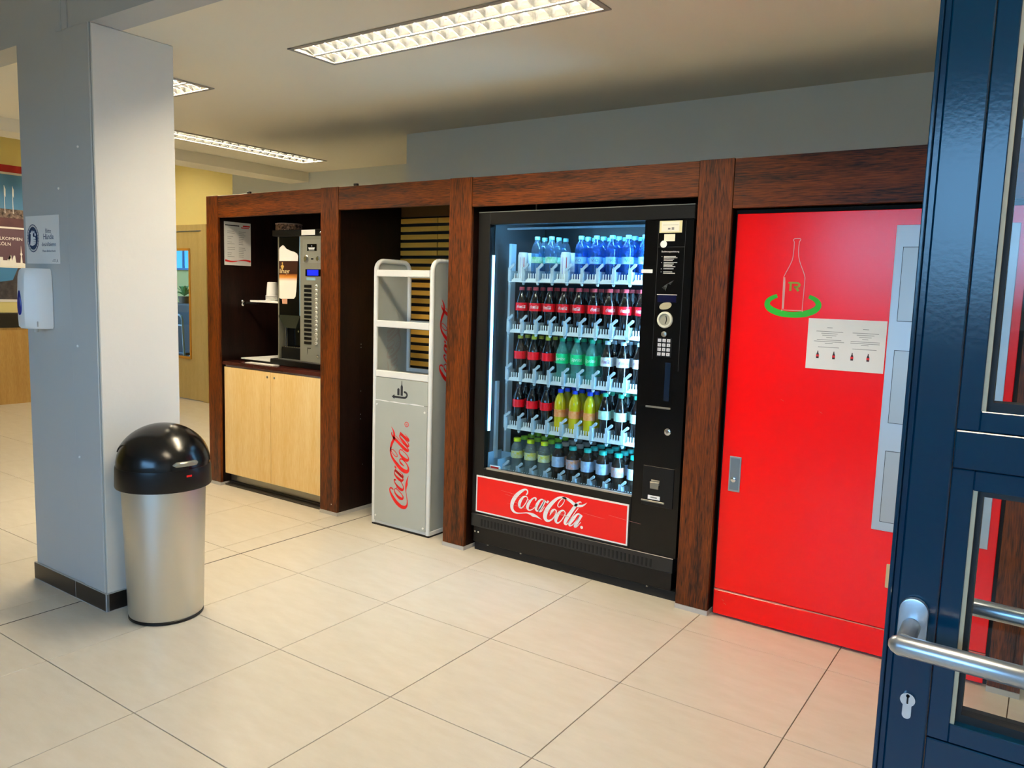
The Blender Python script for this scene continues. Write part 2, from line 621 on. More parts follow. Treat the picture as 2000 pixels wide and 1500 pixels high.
struct(slab_with_holes(-2.3, 4.7, -1.5, 1.60, H, H + 0.10, LAMPS).build('ceiling', M_CEIL))
struct(slab_with_holes(-6.6, -2.47, -1.5, 2.5, HI, HI + 0.10, LAMPS_HI[1:]).build('ceiling', M_CEIL))
struct(slab_with_holes(-6.6, 4.7, -6.7, -1.5, HI, HI + 0.10, LAMPS_HI[:1]).build('ceiling', M_WHITEWALL))
beam = struct(MB().box(-2.47, -2.207, -1.5, 1.573, 2.374, 3.05).build('trim_1', M_CEIL))
beam['label'] = 'dropped ceiling beam'

# walls -------------------------------------------------------------
up_w = struct(MB().box(-6.6, 4.7, -1.63, -1.5, H, 3.05).build('wall_upper', M_BLUEPAINT))
struct(MB().box(-0.17, 4.7, 0.652, 1.573, 0, H).build('wall_back', M_GREYWALL))
struct(MB().box(-3.325, -0.172, 1.573, 2.4, 0, 3.05).build('wall_rear', M_GREYWALL))
struct(MB().box(-6.5, -5.86, 2.32, 2.4, 0, 3.05).box(-4.895, -3.325, 2.32, 2.4, 0, 3.05).box(-5.86, -4.895, 2.32, 2.4, 2.05, 3.05).build('wall_door_side', M_YELLOW))
struct(MB().box(-6.6, -6.4, -6.6, 2.4, 0, 3.05).build('wall_left', M_YELLOW))
struct(MB().box(4.6, 4.7, -6.6, 0.652, 0, 3.05).build('wall_right', M_WHITEWALL))
ww = MB()
WIN = [(1.05, 4.3)]
for a, b in ((-6.4, 1.05), (4.3, 4.6)):
    ww.box(a, b, -6.6, -6.5, 0, 3.05)
for a, b in WIN:
    ww.box(a, b, -6.6, -6.5, 0, 1.25)
    ww.box(a, b, -6.6, -6.5, 2.55, 3.05)
struct(ww.build('wall_window_side', M_WHITEWALL))
for i, (a, b) in enumerate(WIN):
    wf = MB()
    for x in (a, (a + b) / 2 - 0.03, b - 0.06):
        wf.box(x, x + 0.06, -6.58, -6.52, 1.25, 2.55)
    wf.box(a, b, -6.58, -6.52, 1.25, 1.31).box(a, b, -6.58, -6.52, 2.49, 2.55)
    struct(wf.build('window_%d' % (i + 1), M_WHITE))

# pillar ------------------------------------------------------------
pil = struct(MB().box(-0.42, 0.212, -1.63, -1.27, 0, H).build('pillar', M_PILLAR, bevel=0.004))
pil['label'] = 'square painted pillar'
pc = MB().box(0.034, 0.206, -1.638, -1.63, 0.084, H)
pc.box(-0.012, 0.036, -1.634, -1.63, 0.084, H)
pc.build('casing', M_BLUEPAINT, pil, bevel=0.003)
bx('painted_front', M_BLUEPAINT, pil, -0.4195, 0.2115, -1.6312, -1.6301, 0.0, H)
MB().box(-0.06, -0.012, -1.638, -1.63, H, 3.05).box(-0.012, 0.036, -1.634, -1.63, H, 3.05).build('casing', M_BLUEPAINT, up_w, bevel=0.003)
for z, x in ((1.98, 0.10), (1.82, -0.08), (1.15, 0.045), (0.66, 0.022)):
    MB().lathe([(0.006, 0), (0.004, -0.004)], 10, (x, -1.638 if x > 0.03 else -1.634, z), 0, 'y').build('screw_cover', M_WHITE, pil)
bb = struct(place('baseboard_pillar', None, (-0.1, -1.63, 0)))
bb['label'] = 'dark tiled skirting round the pillar'
bx('skirting_tile', M_SKIRT, bb, -0.432, -0.046, -1.641, -1.631, 0.004, 0.08, 0.001)
bx('skirting_tile', M_SKIRT, bb, -0.041, 0.212, -1.641, -1.631, 0.004, 0.08, 0.001)
bx('skirting_tile', M_SKIRT, bb, 0.213, 0.223, -1.628, -1.27, 0.004, 0.08, 0.001)
MB().box(-0.432, 0.214, -1.6395, -1.6305, 0, 0.0835).box(0.2125, 0.2215, -1.631, -1.27, 0, 0.0835).build('grout_bed', M_LGREY, bb)
bx('corner_profile', M_SATIN, bb, 0.2125, 0.2235, -1.6415, -1.6285, 0.002, 0.082, 0.002)

# far door in the yellow wall ---------------------------------------
dr = struct(place('door_1', None, (-5.4, 2.32, 0)))
dr['label'] = 'light wooden door with a narrow glass panel in the yellow wall'
M_DOORLEAF = wood('pale_door_veneer', '#bca568', '#c9b47a', 'z', 0.45)
YD = 2.30
lf = MB()
gx0, gx1, gz0, gz1 = -5.62, -5.15, 0.52, 1.83
lf.box(-5.85, gx0, YD - 0.02, YD + 0.015, 0.01, 2.04).box(gx1, -4.905, YD - 0.02, YD + 0.015, 0.01, 2.04)
lf.box(gx0, gx1, YD - 0.02, YD + 0.015, 0.01, gz0).box(gx0, gx1, YD - 0.02, YD + 0.015, gz1, 2.04)
lf.build('door_leaf', M_DOORLEAF, dr)
fr = MB()
M_OAK = pm('oak_bead', '#c08a2c', 0.5)
fr.box(gx0 - 0.01, gx0 + 0.02, YD - 0.028, YD - 0.02, gz0 - 0.01, gz1 + 0.01).box(gx1 - 0.02, gx1 + 0.012, YD - 0.028, YD - 0.02, gz0 - 0.01, gz1 + 0.01)
fr.box(gx0, gx1, YD - 0.028, YD - 0.02, gz0 - 0.015, gz0 + 0.015).box(gx0, gx1, YD - 0.028, YD - 0.02, gz1 - 0.015, gz1 + 0.015)
fr.build('glazing_bead', M_OAK, dr)
bx('pane', M_GLASS, dr, gx0, gx1, YD - 0.01, YD - 0.002, gz0, gz1)
MB().box(-5.93, -5.86, YD - 0.035, YD + 0.02, 0, 2.12).box(-4.895, -4.80, YD - 0.035, YD + 0.02, 0, 2.12).box(-5.86, -4.895, YD - 0.035, YD + 0.02, 2.05, 2.12).build('door_frame', M_DOORLEAF, dr)

# the office seen through the glass of that door
struct(MB().box(-8.6, -4.2, 3.7, 3.8, 0, 2.9).box(-8.7, -8.6, 2.4, 3.8, 0, 2.9).box(-4.2, -4.1, 2.4, 3.8, 0, 2.9).box(-8.6, -4.2, 2.4, 3.7, 2.8, 2.9).build('wall_office', pm('olive_paint', '#a3925a', 0.85)))
struct(MB().box(-8.6, -4.2, 2.4, 3.7, -0.08, -0.001).build('floor', pm('dark_carpet', '#2c2c2c', 0.9)))
wo = struct(place('window_2', None, (-7.4, 3.68, 1.75)))
bx('pane', pm('office_window_glow', '#4fa8e8', 0.4, emit=('#3f9ae6', 0.5)), wo, -8.3, -6.9, 3.675, 3.695, 1.65, 2.3)  # pane glows in place of daylight behind it
MB().box(-8.35, -6.85, 3.66, 3.699, 1.62, 1.65).box(-8.35, -6.85, 3.66, 3.699, 2.3, 2.34).box(-8.3, -8.26, 3.66, 3.6745, 1.65, 2.3).box(-7.47, -7.43, 3.66, 3.6745, 1.65, 2.3).build('window_frame', pm('blue_frame', '#2c5f86', 0.5), wo)
oc = thing('office_cabinet', 'dark cabinet behind the glass of the far door', 'cabinet', (-7.4, 3.45, 0))
bx('body', M_BLACK, oc, -8.3, -6.7, 3.28, 3.66, 0.0, 1.10)
bx('top', pm('dark_wood_top', '#2a2018', 0.5), oc, -8.32, -6.68, 3.26, 3.68, 1.101, 1.13)
opl = thing('potted_plant', 'leafy potted plant seen through the far door glass', 'plant', (-7.1, 3.45, 1.13))
MB().lathe([(0.07, 0), (0.09, 0.10), (0.08, 0.10)], 14, (-7.1, 3.45, 1.1305)).build('pot', pm('pot_brown', '#4a3a2a', 0.6), opl, smooth=40)
rsl = random.Random(2)
for k in range(14):
    a = rsl.random() * 2 * PI; ln = 0.18 + 0.14 * rsl.random(); hh = 0.06 + 0.12 * rsl.random()
    q = [(-7.1 + ln * f * math.cos(a), 3.45 + ln * f * math.sin(a) * 0.6, 1.235 + hh * math.sin(f * 2.2)) for f in (0, 0.35, 0.7, 1.0)]
    nx, ny = -math.sin(a) * 0.03, math.cos(a) * 0.03
    lvs = []
    for (x, y, z), w in zip(q, (0.2, 1.0, 0.9, 0.05)):
        lvs += [(x - nx * w, y - ny * w, z), (x, y, z - 0.012 * w), (x + nx * w, y + ny * w, z)]
    MB().add(lvs, [f_ for j in range(3) for f_ in ((3 * j, 3 * j + 1, 3 * j + 4, 3 * j + 3), (3 * j + 1, 3 * j + 2, 3 * j + 5, 3 * j + 4))]).build('leaf', pm('leaf_green', '#3f7a36', 0.5), opl)
och = thing('office_chair', 'white tubular chair behind the far door glass', 'chair', (-6.31, 2.95, 0))
for xx in (-6.51, -6.11):
    MB().tube([(xx, 2.80, 0.0), (xx, 2.80, 0.44), (xx, 3.14, 0.44), (xx, 3.18, 0.0)], 0.012, 8).build('leg_frame', M_WHITE, och, smooth=50)
MB().tube([(-6.51, 2.80, 0.44), (-6.51, 2.78, 0.93), (-6.49, 2.78, 0.98), (-6.43, 2.78, 1.0), (-6.19, 2.78, 1.0), (-6.13, 2.78, 0.98), (-6.11, 2.78, 0.93), (-6.11, 2.80, 0.44)], 0.014, 8).build('back_frame', M_WHITE, och, smooth=50)
MB().tube([(-6.51, 2.785, 0.86), (-6.11, 2.785, 0.86)], 0.010, 8).build('back_rail', M_WHITE, och, smooth=50)
bx('seat', M_BLACK, och, -6.495, -6.125, 2.815, 3.17, 0.453, 0.49, 0.01, 2)

# poster wall and counter -------------------------------------------
po = thing('poster', 'tall city welcome poster on the yellow wall left of the pillar', 'poster', (-6.39, 0.2, 1.15))
PX = -6.394
PU, PV = (0, 1, 0), (0, 0, 1)
bx('sheet', M_PAPER, po, -6.399, PX, -0.6, 1.0, 1.15, 2.69)


def pflat(name, mat, shape, dx=0.0006):
    return MB().flat(shape, (PX + dx, 0, 0), PU, PV).build(name, mat, po)


pflat('red_band', pm('poster_red', '#a30d12', 0.6), rect(-0.6, 1.0, 2.61, 2.69))
pflat('sky_photo', pm('poster_sky', '#2e6da3', 0.6, noise=(1.2, 0.7), col2='#5d93bd'), rect(-0.58, 0.985, 2.16, 2.585))
pflat('crowd_photo', pm('poster_crowd', '#8d7a70', 0.7, noise=(26, 0.25), col2='#1c1517'), rect(-0.58, 0.985, 2.07, 2.20), 0.0009)
pflat('square_photo', pm('poster_square', '#5e3b41', 0.7, noise=(9, 0.5), col2='#4a2e36'), rect(-0.58, 0.985, 2.0, 2.10), 0.0011)
pm_w = M_WHITEPRINT
fl = MB()
for y in (0.79, 0.875):
    fl.flat(ribbon([(y, 2.15, 0.006), (y, 2.46, 0.005)], smooth=False), (PX + 0.0012, 0, 0), PU, PV)
    fl.flat(poly([(y, 2.46), (y + 0.015, 2.42), (y + 0.012, 2.33), (y, 2.36)]), (PX + 0.0012, 0, 0), PU, PV)
fl.build('flags', pm_w, po)
pflat('purple_panel', pm('poster_purple', '#5a4250', 0.6), rect(-0.59, 0.99, 1.56, 1.98))
pflat('welcome_text', pm_w, shift(text2d('WILLKOMMEN', 0.050, 'RIGHT'), 0.962, 1.852), 0.0012)
pflat('city_text', pm_w, shift(text2d('KÖLN', 0.050, 'RIGHT'), 0.838, 1.790), 0.0012)
pflat('preposition_text', pm_w, shift(text2d('IN', 0.050, 'RIGHT'), 0.69, 1.790), 0.0012)
sky = [(-0.59, 1.56)]
y = -0.59
rs = random.Random(3)
while y < 0.80:
    hh = 1.60 + rs.random() * 0.06
    wd = 0.02 + rs.random() * 0.03
    sky += [(y, hh), (y + wd, hh + rs.choice([0, 0, 0.02]))]
    y += wd
sky += [(0.80, 1.60), (0.82, 1.68), (0.835, 1.68), (0.84, 1.62), (0.86, 1.68), (0.875, 1.68), (0.885, 1.60), (0.93, 1.60), (0.937, 1.68), (0.93, 1.70), (0.936, 1.715),
        (0.942, 1.80), (0.947, 1.715), (0.955, 1.70), (0.947, 1.68), (0.953, 1.60), (0.99, 1.59), (0.99, 1.56)]
pflat('skyline', pm_w, poly(sky), 0.0012)
pflat('bridge_photo', pm('poster_photo', '#4f4a4c', 0.7, noise=(14, 0.4), col2='#15161c'), rect(-0.58, 0.985, 1.18, 1.54))
pflat('bridge_sky', pm('poster_sky2', '#3d7db0', 0.6), poly([(-0.58, 1.54), (0.90, 1.54), (0.84, 1.40), (0.6, 1.36), (-0.58, 1.30)]), 0.0009)

ct = thing('reception_counter', 'pale wooden reception counter with dark top left of the pillar', 'counter', (-6.28, 0.2, 0))
cp = [(-6.235 + 0.05 * math.cos((y_ - 0.3) * 0.9), y_) for y_ in [-1.2 + 0.2 * k for k in range(16)]]
MB().prism([(-6.38, -1.2)] + cp + [(-6.38, 1.8)], 'z', 0.0, 0.868).build('front_panel', M_MAPLE2, ct)
cp2 = [(x + 0.012, y_) for x, y_ in cp]
MB().prism([(-6.38, -1.2)] + cp2 + [(-6.38, 1.8)], 'z', 0.868, 1.03).build('dark_top', pm('dark_counter', '#150d0a', 0.4), ct)


# ------------------------------------------------------------------ ceiling lamps
def lamp(x0, x1, y0, y1, axis, label, H=H):
    cx, cy = (x0 + x1) / 2, (y0 + y1) / 2
    t = thing('ceiling_lamp', label, 'ceiling lamp', (cx, cy, H), 'recessed louvre ceiling lamps')
    L = (x1 - x0) if axis == 'x' else (y1 - y0)
    W = (y1 - y0) if axis == 'x' else (x1 - x0)

    def P(a, b, z):           # a along, b across
        return (cx + a, cy + b, z) if axis == 'x' else (cx - b, cy + a, z)

    def lbox(mb, a0, a1, b0, b1, z0, z1):
        p, q = P(a0, b0, z0), P(a1, b1, z1)
        return mb.box(min(p[0], q[0]), max(p[0], q[0]), min(p[1], q[1]), max(p[1], q[1]), z0, z1)
    hl, hw = L / 2, W / 2
    zt = H + 0.098
    hs = MB()
    lbox(hs, -hl + 0.001, hl - 0.001, -hw + 0.001, hw - 0.001, zt - 0.004, zt)
    for s in (-1, 1):
        lbox(hs, min(s * hl, s * (hl - 0.005)), max(s * hl, s * (hl - 0.005)), -hw + 0.001, hw - 0.001, H, zt)
        lbox(hs, -hl + 0.001, hl - 0.001, min(s * hw, s * (hw - 0.005)), max(s * hw, s * (hw - 0.005)), H, zt)
    hs.build('housing', M_REFL, t)
    fr = MB()
    for s in (-1, 1):
        lbox(fr, min(s * (hl + 0.008), s * (hl - 0.014)), max(s * (hl + 0.008), s * (hl - 0.014)), -hw - 0.008, hw + 0.008, H - 0.005, H - 0.0005)
        lbox(fr, -hl, hl, min(s * (hw + 0.008), s * (hw - 0.012)), max(s * (hw + 0.008), s * (hw - 0.012)), H - 0.0052, H - 0.0006)
    fr.build('rim', M_FRAME, t)
    bays = [(-hw + 0.012, -0.008), (0.008, hw - 0.012)]
    dv = MB()
    lbox(dv, -hl + 0.014, hl - 0.014, -0.008, 0.008, H - 0.002, H + 0.05)
    dv.build('centre_bar', M_REFL, t)
    n = int(round(L / 0.075))
    pitch = (L - 0.03) / n
    bw = bays[0][1] - bays[0][0]
    # one blade: V-shaped cross louvre with a curved lower edge
    bm_ = MB()
    for s in (-1, 1):
        pts = []
        for k in range(7):
            q = -bw / 2 + bw * k / 6
            pts.append((q, H + 0.001 + 0.012 * (1 - (2 * k / 6 - 1) ** 2)))
        vs = []
        for q, z in pts:
            vs.append(P(s * 0.002, q, z))
        for q, z in pts:
            vs.append(P(s * 0.016, q, H + 0.048))
        bm_.add([(v[0] - cx, v[1] - cy, v[2]) for v in vs], [(k, k + 1, k + 8, k + 7) for k in range(6)])
    bme, bc = bm_.mesh('louvre_blade', M_LOUVRE, smooth=40)
    for b0, b1 in bays:
        mid = (b0 + b1) / 2
        sr = MB()
        for s in (-1, 1):
            e0 = mid + s * bw / 2
            vs = []
            for k in range(5):
                f = k / 4
                off = -s * 0.022 * f ** 1.6
                vs += [P(-hl + 0.015, e0 + off, H + 0.002 + 0.05 * f), P(hl - 0.015, e0 + off, H + 0.002 + 0.05 * f)]
            sr.add(vs, [(2 * k, 2 * k + 1, 2 * k + 3, 2 * k + 2) for k in range(4)])
        sr.build('side_reflector', M_LOUVRE, t, smooth=60)
        for i in range(n + 1):
            a = -hl + 0.015 + pitch * i
            w = P(a, mid, 0)
            place('louvre_blade', bme, (w[0] + bc.x, w[1] + bc.y, bc.z), t)
        tb = MB()
        if axis == 'x':
            tb.cyl((cx - hl + 0.03, cy + mid, H + 0.036), 0.012, L - 0.06, 'x', 10)
        else:
            tb.cyl((cx - mid, cy - hl + 0.03, H + 0.036), 0.012, L - 0.06, 'y', 10)
        tb.build('fluorescent_tube', M_TUBE, t)
    return t


lamp(*LAMPS[0], 'long louvre ceiling lamp above the vending machine at the top')
lamp(*LAMPS[1], 'louvre ceiling lamp mostly hidden behind the pillar top')
lamp(*LAMPS[2], 'louvre ceiling lamp above the coffee machine running into the room')
lamp(*LAMPS_HI[0], 'louvre ceiling lamp over the entrance in front of the blue door', HI)
lamp(*LAMPS_HI[1], 'louvre ceiling lamp above the reception counter', HI)

# ------------------------------------------------------------------ wooden surround
su = thing('cabinet_surround', 'dark wenge surround framing the machines and cabinets', 'surround', (0.9, 0.0, 0))
ZT = 2.034
for i, (a, b) in enumerate(XA):
    bx('post', M_WOODV, su, a, b, 0.0, 0.022, 0.022, ZT, 0.0015)
    dep = 0.62
    bx('side_panel', M_WOODSHADE, su, a + 0.002, b - 0.002, 0.023, dep, 0.022, ZT - 0.004)
    MB().box(a - 0.001, b + 0.001, -0.002, 0.02, 0, 0.0215).box(b - 0.004, b + 0.001, 0.021, dep, 0, 0.0215).build('base_strip', M_LGREY, su)
zl = [1.886, 1.897, 1.880, 1.824]
for i in range(4):
    a, b = XA[i][1], XA[i + 1][0]
    bx('lintel', M_WOODH, su, a + 0.0015, b - 0.0015, 0.003, 0.03, zl[i], ZT - 0.002, 0.0012)
    bx('top_panel', M_BLACKMATT, su, a, b, 0.031, 0.648, ZT - 0.03, ZT - 0.008)
bx('back_panel', M_WOODSHADE, su, XA[0][1], XA[1][0], 0.60, 0.618, 0.9, 1.98)
bx('back_panel', M_BLACKMATT, su, XA[2][1], XA[3][0], 0.63, 0.648, 0.0, 1.98)
for x in (-0.98, 0.02):
    bx('clip', M_BLACK, su, x - 0.014, x + 0.014, 0.002, 0.02, ZT - 0.0015, ZT + 0.012, 0.002)
for z in (0.30, 0.60, 0.63, 0.78, 1.06, 1.08):     # shelf-pin holes with plugs on the inner side
    MB().lathe([(0.0035, 0), (0.0035, 0.001)], 8, (XA[1][1] - 0.002, 0.20 if z > 0.5 else 0.22, z), 0, 'x').build('shelf_pin', M_SATIN, su)
MB().lathe([(0.004, 0), (0.004, -0.001)], 8, (XA[1][1] - 0.05, 0.0, 0.07), 0, 'y').build('screw', M_SATIN, su)

# slatted panel -----------------------------------------------------
sl = thing('slat_panel', 'tan slatted panel with dark gaps behind the bottle return rack', 'slatted panel', (0.3, 0.6, 0))
bx('backing', M_BLACKMATT, sl, -0.1175, 0.7435, 0.565, 0.62, 0.0, 1.98)
cache = {}
for j in range(24):
    z1 = 1.893 - 0.0515 * j
    for a, b in ((-0.117, 0.198), (0.205, 0.741)):
        if (a, b) not in cache:
            cache[(a, b)] = MB().box(a, b, 0.547, 0.564, 0, 0.031).mesh('slat', M_SLAT, bevel=0.001)
        me, c = cache[(a, b)]
        place('slat', me, (c.x, c.y, z1 - 0.0155), sl)
bx('head_board', pm('brown_board', '#5d4116', 0.6), sl, -0.117, 0.741, 0.55, 0.565, 1.905, 1.98)

# ------------------------------------------------------------------ base cabinet and worktop
cb = thing('base_cabinet', 'low maple cabinet with two doors under the coffee machine', 'cabinet', (-0.8, 0.3, 0))
bx('body', pm('pale_carcass', '#d9b9a6', 0.5), cb, -1.310, -0.277, 0.05, 0.58, 0.095, 0.868)
for a, b, lx in ((-1.300, -0.7985, -0.83), (-0.7945, -0.281, -0.757)):
    d = bx('door', M_MAPLE, cb, a, b, 0.030, 0.049, 0.092, 0.855, 0.001)
    lk = MB().lathe([(0.008, 0), (0.008, -0.002), (0.006, -0.0035)], 14, (lx, 0.030, 0.82), 0, 'y')
    lk.build('lock', M_STEEL, d, smooth=40)
bx('plinth', M_STEEL, cb, -1.310, -0.277, 0.085, 0.11, 0.0, 0.094)
MB().box(-1.310, -0.277, 0.035, 0.085, 0.0, 0.012).box(-1.310, -0.277, 0.07, 0.085, 0.012, 0.026).build('floor_profile', pm('dark_profile', '#4a4640', 0.4, 0.6), cb)
wt = MB().box(-1.3125, -0.2765, 0.022, 0.595, 0.8685, 0.895).build('worktop', wood('worktop_laminate', '#2a1110', '#4b211a', 'x', 0.18), bevel=0.004, seg=2)
tag(wt, 'dark glossy worktop on the low maple cabinet', 'worktop')

# ------------------------------------------------------------------ coffee machine
cm = thing('coffee_machine', 'tall silver and black coffee machine on the dark worktop', 'coffee machine', (-0.62, 0.34, 0.895))
CF = 0.12                                   # front plane
U, V = (1, 0, 0), (0, 0, 1)


def front(name, mat, shape, par, y, smooth=None):
    return MB().flat(shape, (0, y, 0), U, V).build(name, mat, par)


M_CMBODY = pm('machine_silver', '#a3a498', 0.35, 0.55)
M_CMSIDE = pm('machine_side', '#8d8c7b', 0.4, 0.4)
bx('base', M_BLACK, cm, -0.905, -0.325, 0.112, 0.56, 0.8955, 0.938, 0.004)
bx('rear_body', M_CMSIDE, cm, -0.884, -0.33, 0.30, 0.56, 0.939, 1.757)
MB().prism([(-0.884, 0.30), (-0.884, 0.165), (-0.822, CF), (-0.818, CF), (-0.818, 0.30)], 'z', 0.939, 1.757).build('side_column', M_CMSIDE, cm)
bx('column_foot', pm('cream_plastic', '#d9d6b4', 0.5), cm, -0.8845, -0.8175, 0.1635, 0.30, 0.939, 0.968)
MB().box(-0.6065, -0.33, CF, 0.299, 0.939, 1.757).build('control_column', M_CMBODY, cm, bevel=0.002)
bx('top_cap', M_BLACK, cm, -0.882, -0.33, CF - 0.004, 0.56, 1.758, 1.80, 0.004)
bx('recess_back', M_BLACKGLOSS, cm, -0.817, -0.6075, 0.19, 0.299, 0.939, 1.757)
bx('display_panel', M_BLACKGLOSS, cm, -0.817, -0.616, CF + 0.002, 0.189, 1.235, 1.756, 0.002)
MB().prism([(-0.615 + 0.0, CF + 0.03)] + [(-0.6115 + 0.0035 * math.cos(a), CF + 0.004 + 0.0035 * math.sin(a)) for a in [PI + k * PI / 6 for k in range(7)]] + [(-0.608, CF + 0.03)],
            'z', 1.24, 1.755).build('edge_strip', pm('window_sheen_acrylic', '#7fa9c4', 0.15), cm, smooth=40)  # acrylic edge coloured pale blue for the window's reflection on it
hp = MB().lathe([(0.088, 0), (0.088, 0.035), (0.084, 0.045)], 28, (-0.855, 0.235, 1.8005))
hp.build('bean_hopper', pm('coffee_beans', '#e0b090', 0.3, noise=(60, 0.2), col2='#4a2818', coat=0.6), cm, smooth=40)
MB().lathe([(0.09, 0.045), (0.091, 0.049), (0.08, 0.053)], 28, (-0.855, 0.235, 1.8005)).build('hopper_lid', pm('hopper_rim', '#d9b8a2', 0.3), cm, smooth=40)
# printed latte glass
py = CF + 0.0012
front('foam_print', pm('foam', '#efe6e2', 0.5), poly([(-0.816, 1.597), (-0.816, 1.672), (-0.812, 1.684), (-0.795, 1.694), (-0.778, 1.702), (-0.765, 1.697), (-0.74, 1.677), (-0.70, 1.664), (-0.66, 1.656),
                                                    (-0.635, 1.645), (-0.626, 1.63), (-0.628, 1.597)]), cm, py)
front('coffee_print', pm('coffee_band', '#2c0f05', 0.4), poly([(-0.816, 1.512), (-0.816, 1.597), (-0.628, 1.597), (-0.635, 1.512)]), cm, py)
m_grad = bpy.data.materials.new('caramel_fade'); m_grad.use_nodes = True
_t = m_grad.node_tree; _b = _t.nodes['Principled BSDF']; _tc = _t.nodes.new('ShaderNodeTexCoord'); _s = _t.nodes.new('ShaderNodeSeparateXYZ'); _r = _t.nodes.new('ShaderNodeValToRGB')
_r.color_ramp.elements[0].position = 0.72; _r.color_ramp.elements[0].color = lin('#ece2d8')
_r.color_ramp.elements[1].position = 1.0; _r.color_ramp.elements[1].color = lin('#6a2c05')
_e = _r.color_ramp.elements.new(0.86); _e.color = lin('#d08a3a')
_t.links.new(_tc.outputs['Generated'], _s.inputs[0]); _t.links.new(_s.outputs['Z'], _r.inputs[0]); _t.links.new(_r.outputs[0], _b.inputs['Base Color']); _b.inputs['Roughness'].default_value = 0.4
front('milk_print', m_grad, poly([(-0.816, 1.352), (-0.816, 1.512), (-0.635, 1.512), (-0.645, 1.40), (-0.652, 1.365), (-0.668, 1.35), (-0.80, 1.346)]), cm, py)
front('glass_foot_print', pm('glass_foot', '#b88a72', 0.3), poly([(-0.79, 1.345), (-0.735, 1.347), (-0.735, 1.313), (-0.785, 1.313)]), cm, py)
gold = pm('gold_print', '#c9a85a', 0.4)
front('crest_print', gold, join2(disc(-0.783, 1.583, 0.006), poly([(-0.80, 1.562), (-0.783, 1.576), (-0.766, 1.562), (-0.783, 1.535)])), cm, py - 0.0006)
front('brand_print', pm('cream_print', '#efd9a8', 0.4), shift(text2d('llmayr', 0.042), -0.812, 1.517), cm, py - 0.0006)
# outlet and cup bay
MB().prism([(-0.817, 1.238), (-0.608, 1.238), (-0.608, 1.225), (-0.645, 1.155), (-0.755, 1.155), (-0.817, 1.225)], 'y', CF - 0.004, 0.185).build('outlet_hood', pm('smoked_plastic', '#23261f', 0.25), cm)
bx('side_rod', M_CHROME, cm, -0.793, -0.785, 0.15, 0.158, 1.02, 1.16)
bx('drip_box', M_BLACK, cm, -0.80, -0.609, CF + 0.006, 0.188, 0.939, 1.025, 0.003)
dg = MB()
for k in range(8):
    dg.box(-0.795 + 0.023 * k, -0.783 + 0.023 * k, CF + 0.01, 0.186, 1.0255, 1.029)
dg.build('drip_grid', M_CHROME, cm)
bx('lower_lip', M_SATIN, cm, -0.81, -0.608, CF - 0.001, CF + 0.005, 0.9385, 0.946)
MB().lathe([(0.007, 0), (0.007, -0.004)], 12, (-0.70, 0.189, 1.13), 0, 'y').build('sensor', M_CHROME, cm)
# control column furniture
cy0 = CF - 0.0008
front('cap_label', M_WHITEPRINT, rect(-0.586, -0.456, 1.763, 1.797), cm, CF - 0.0052)
MB().lathe([(0.007, 0), (0.007, -0.004), (0.004, -0.006)], 12, (-0.405, CF - 0.004, 1.778), 0, 'y').build('cap_lock', M_CHROME, cm, smooth=40)
ins = MB().box(-0.578, -0.36, CF - 0.0012, CF, 1.585, 1.735).build('coin_plate', pm('plate_silver', '#acaea4', 0.3, 0.5), cm)
front('logo_plate', M_BLACKGLOSS, rect(-0.536, -0.444, 1.662, 1.706), ins, CF - 0.0016)
front('logo_cup', M_WHITEPRINT, join2(poly([(-0.525, 1.684), (-0.46, 1.684), (-0.468, 1.672), (-0.517, 1.672)]), rect(-0.52, -0.466, 1.666, 1.669), disc(-0.491, 1.694, 0.004)), ins, CF - 0.0021)
for x, r_ in ((-0.541, 0.024), (-0.43, 0.016)):
    MB().lathe([(r_, 0), (r_, -0.005), (r_ * 0.8, -0.008)], 20, (x, CF - 0.001, 1.612), 0, 'y').build('coin_knob', M_CHROME, ins, smooth=40)
bx('coin_slot', M_BLACK, ins, -0.496, -0.476, CF - 0.004, CF - 0.0012, 1.606, 1.616)
scn = bx('screen', M_BLACKGLOSS, cm, -0.552, -0.40, CF - 0.003, CF, 1.50, 1.545, 0.001)
front('screen_glow', pm('blue_screen', '#0a1ac8', 0.3, emit=('#1220ff', 1.6)), rect(-0.532, -0.428, 1.505, 1.541), scn, CF - 0.0036)
front('screen_note', pm('pale_blue_label', '#7fa6b8', 0.5), rect(-0.542, -0.455, 1.474, 1.492), cm, cy0)
pill = MB().box(-0.035, 0.035, -0.002, 0.002, -0.0095, 0.0095).mesh('selection_label', M_BLACK, bevel=0.001)[0]
btn = MB().lathe([(0.0125, 0), (0.0125, -0.004), (0.010, -0.006)], 14, (0, 0, 0), 0, 'y').mesh('selection_button', pm('button_silver', '#dcdcd4', 0.3, 0.5), smooth=40, centre=(0, 0, 0))[0]
dotm = MB().lathe([(0.005, 0), (0.005, -0.001)], 10, (0, 0, 0), 0, 'y').mesh('button_dot', pm('button_grey', '#8d8d82', 0.4), centre=(0, 0, 0))[0]
for k in range(14):
    z = 1.435 - 0.0283 * k
    place('selection_label', pill, (-0.528, CF - 0.002, z), cm)
    b_ = place('selection_button', btn, (-0.447, CF, z), cm)
    place('button_dot', dotm, (-0.447, CF - 0.006, z), b_)
front('key_plate', pm('slot_dark', '#4a4a40', 0.4), poly([(-0.535, 1.035), (-0.495, 1.035), (-0.505, 1.027), (-0.527, 1.027), (-0.530, 1.0), (-0.535, 0.985)]), cm, cy0)
MB().lathe([(0.010, 0), (0.010, -0.006), (0.006, -0.008)], 14, (-0.43, CF, 0.985), 0, 'y').build('door_lock', M_CHROME, cm, smooth=40)

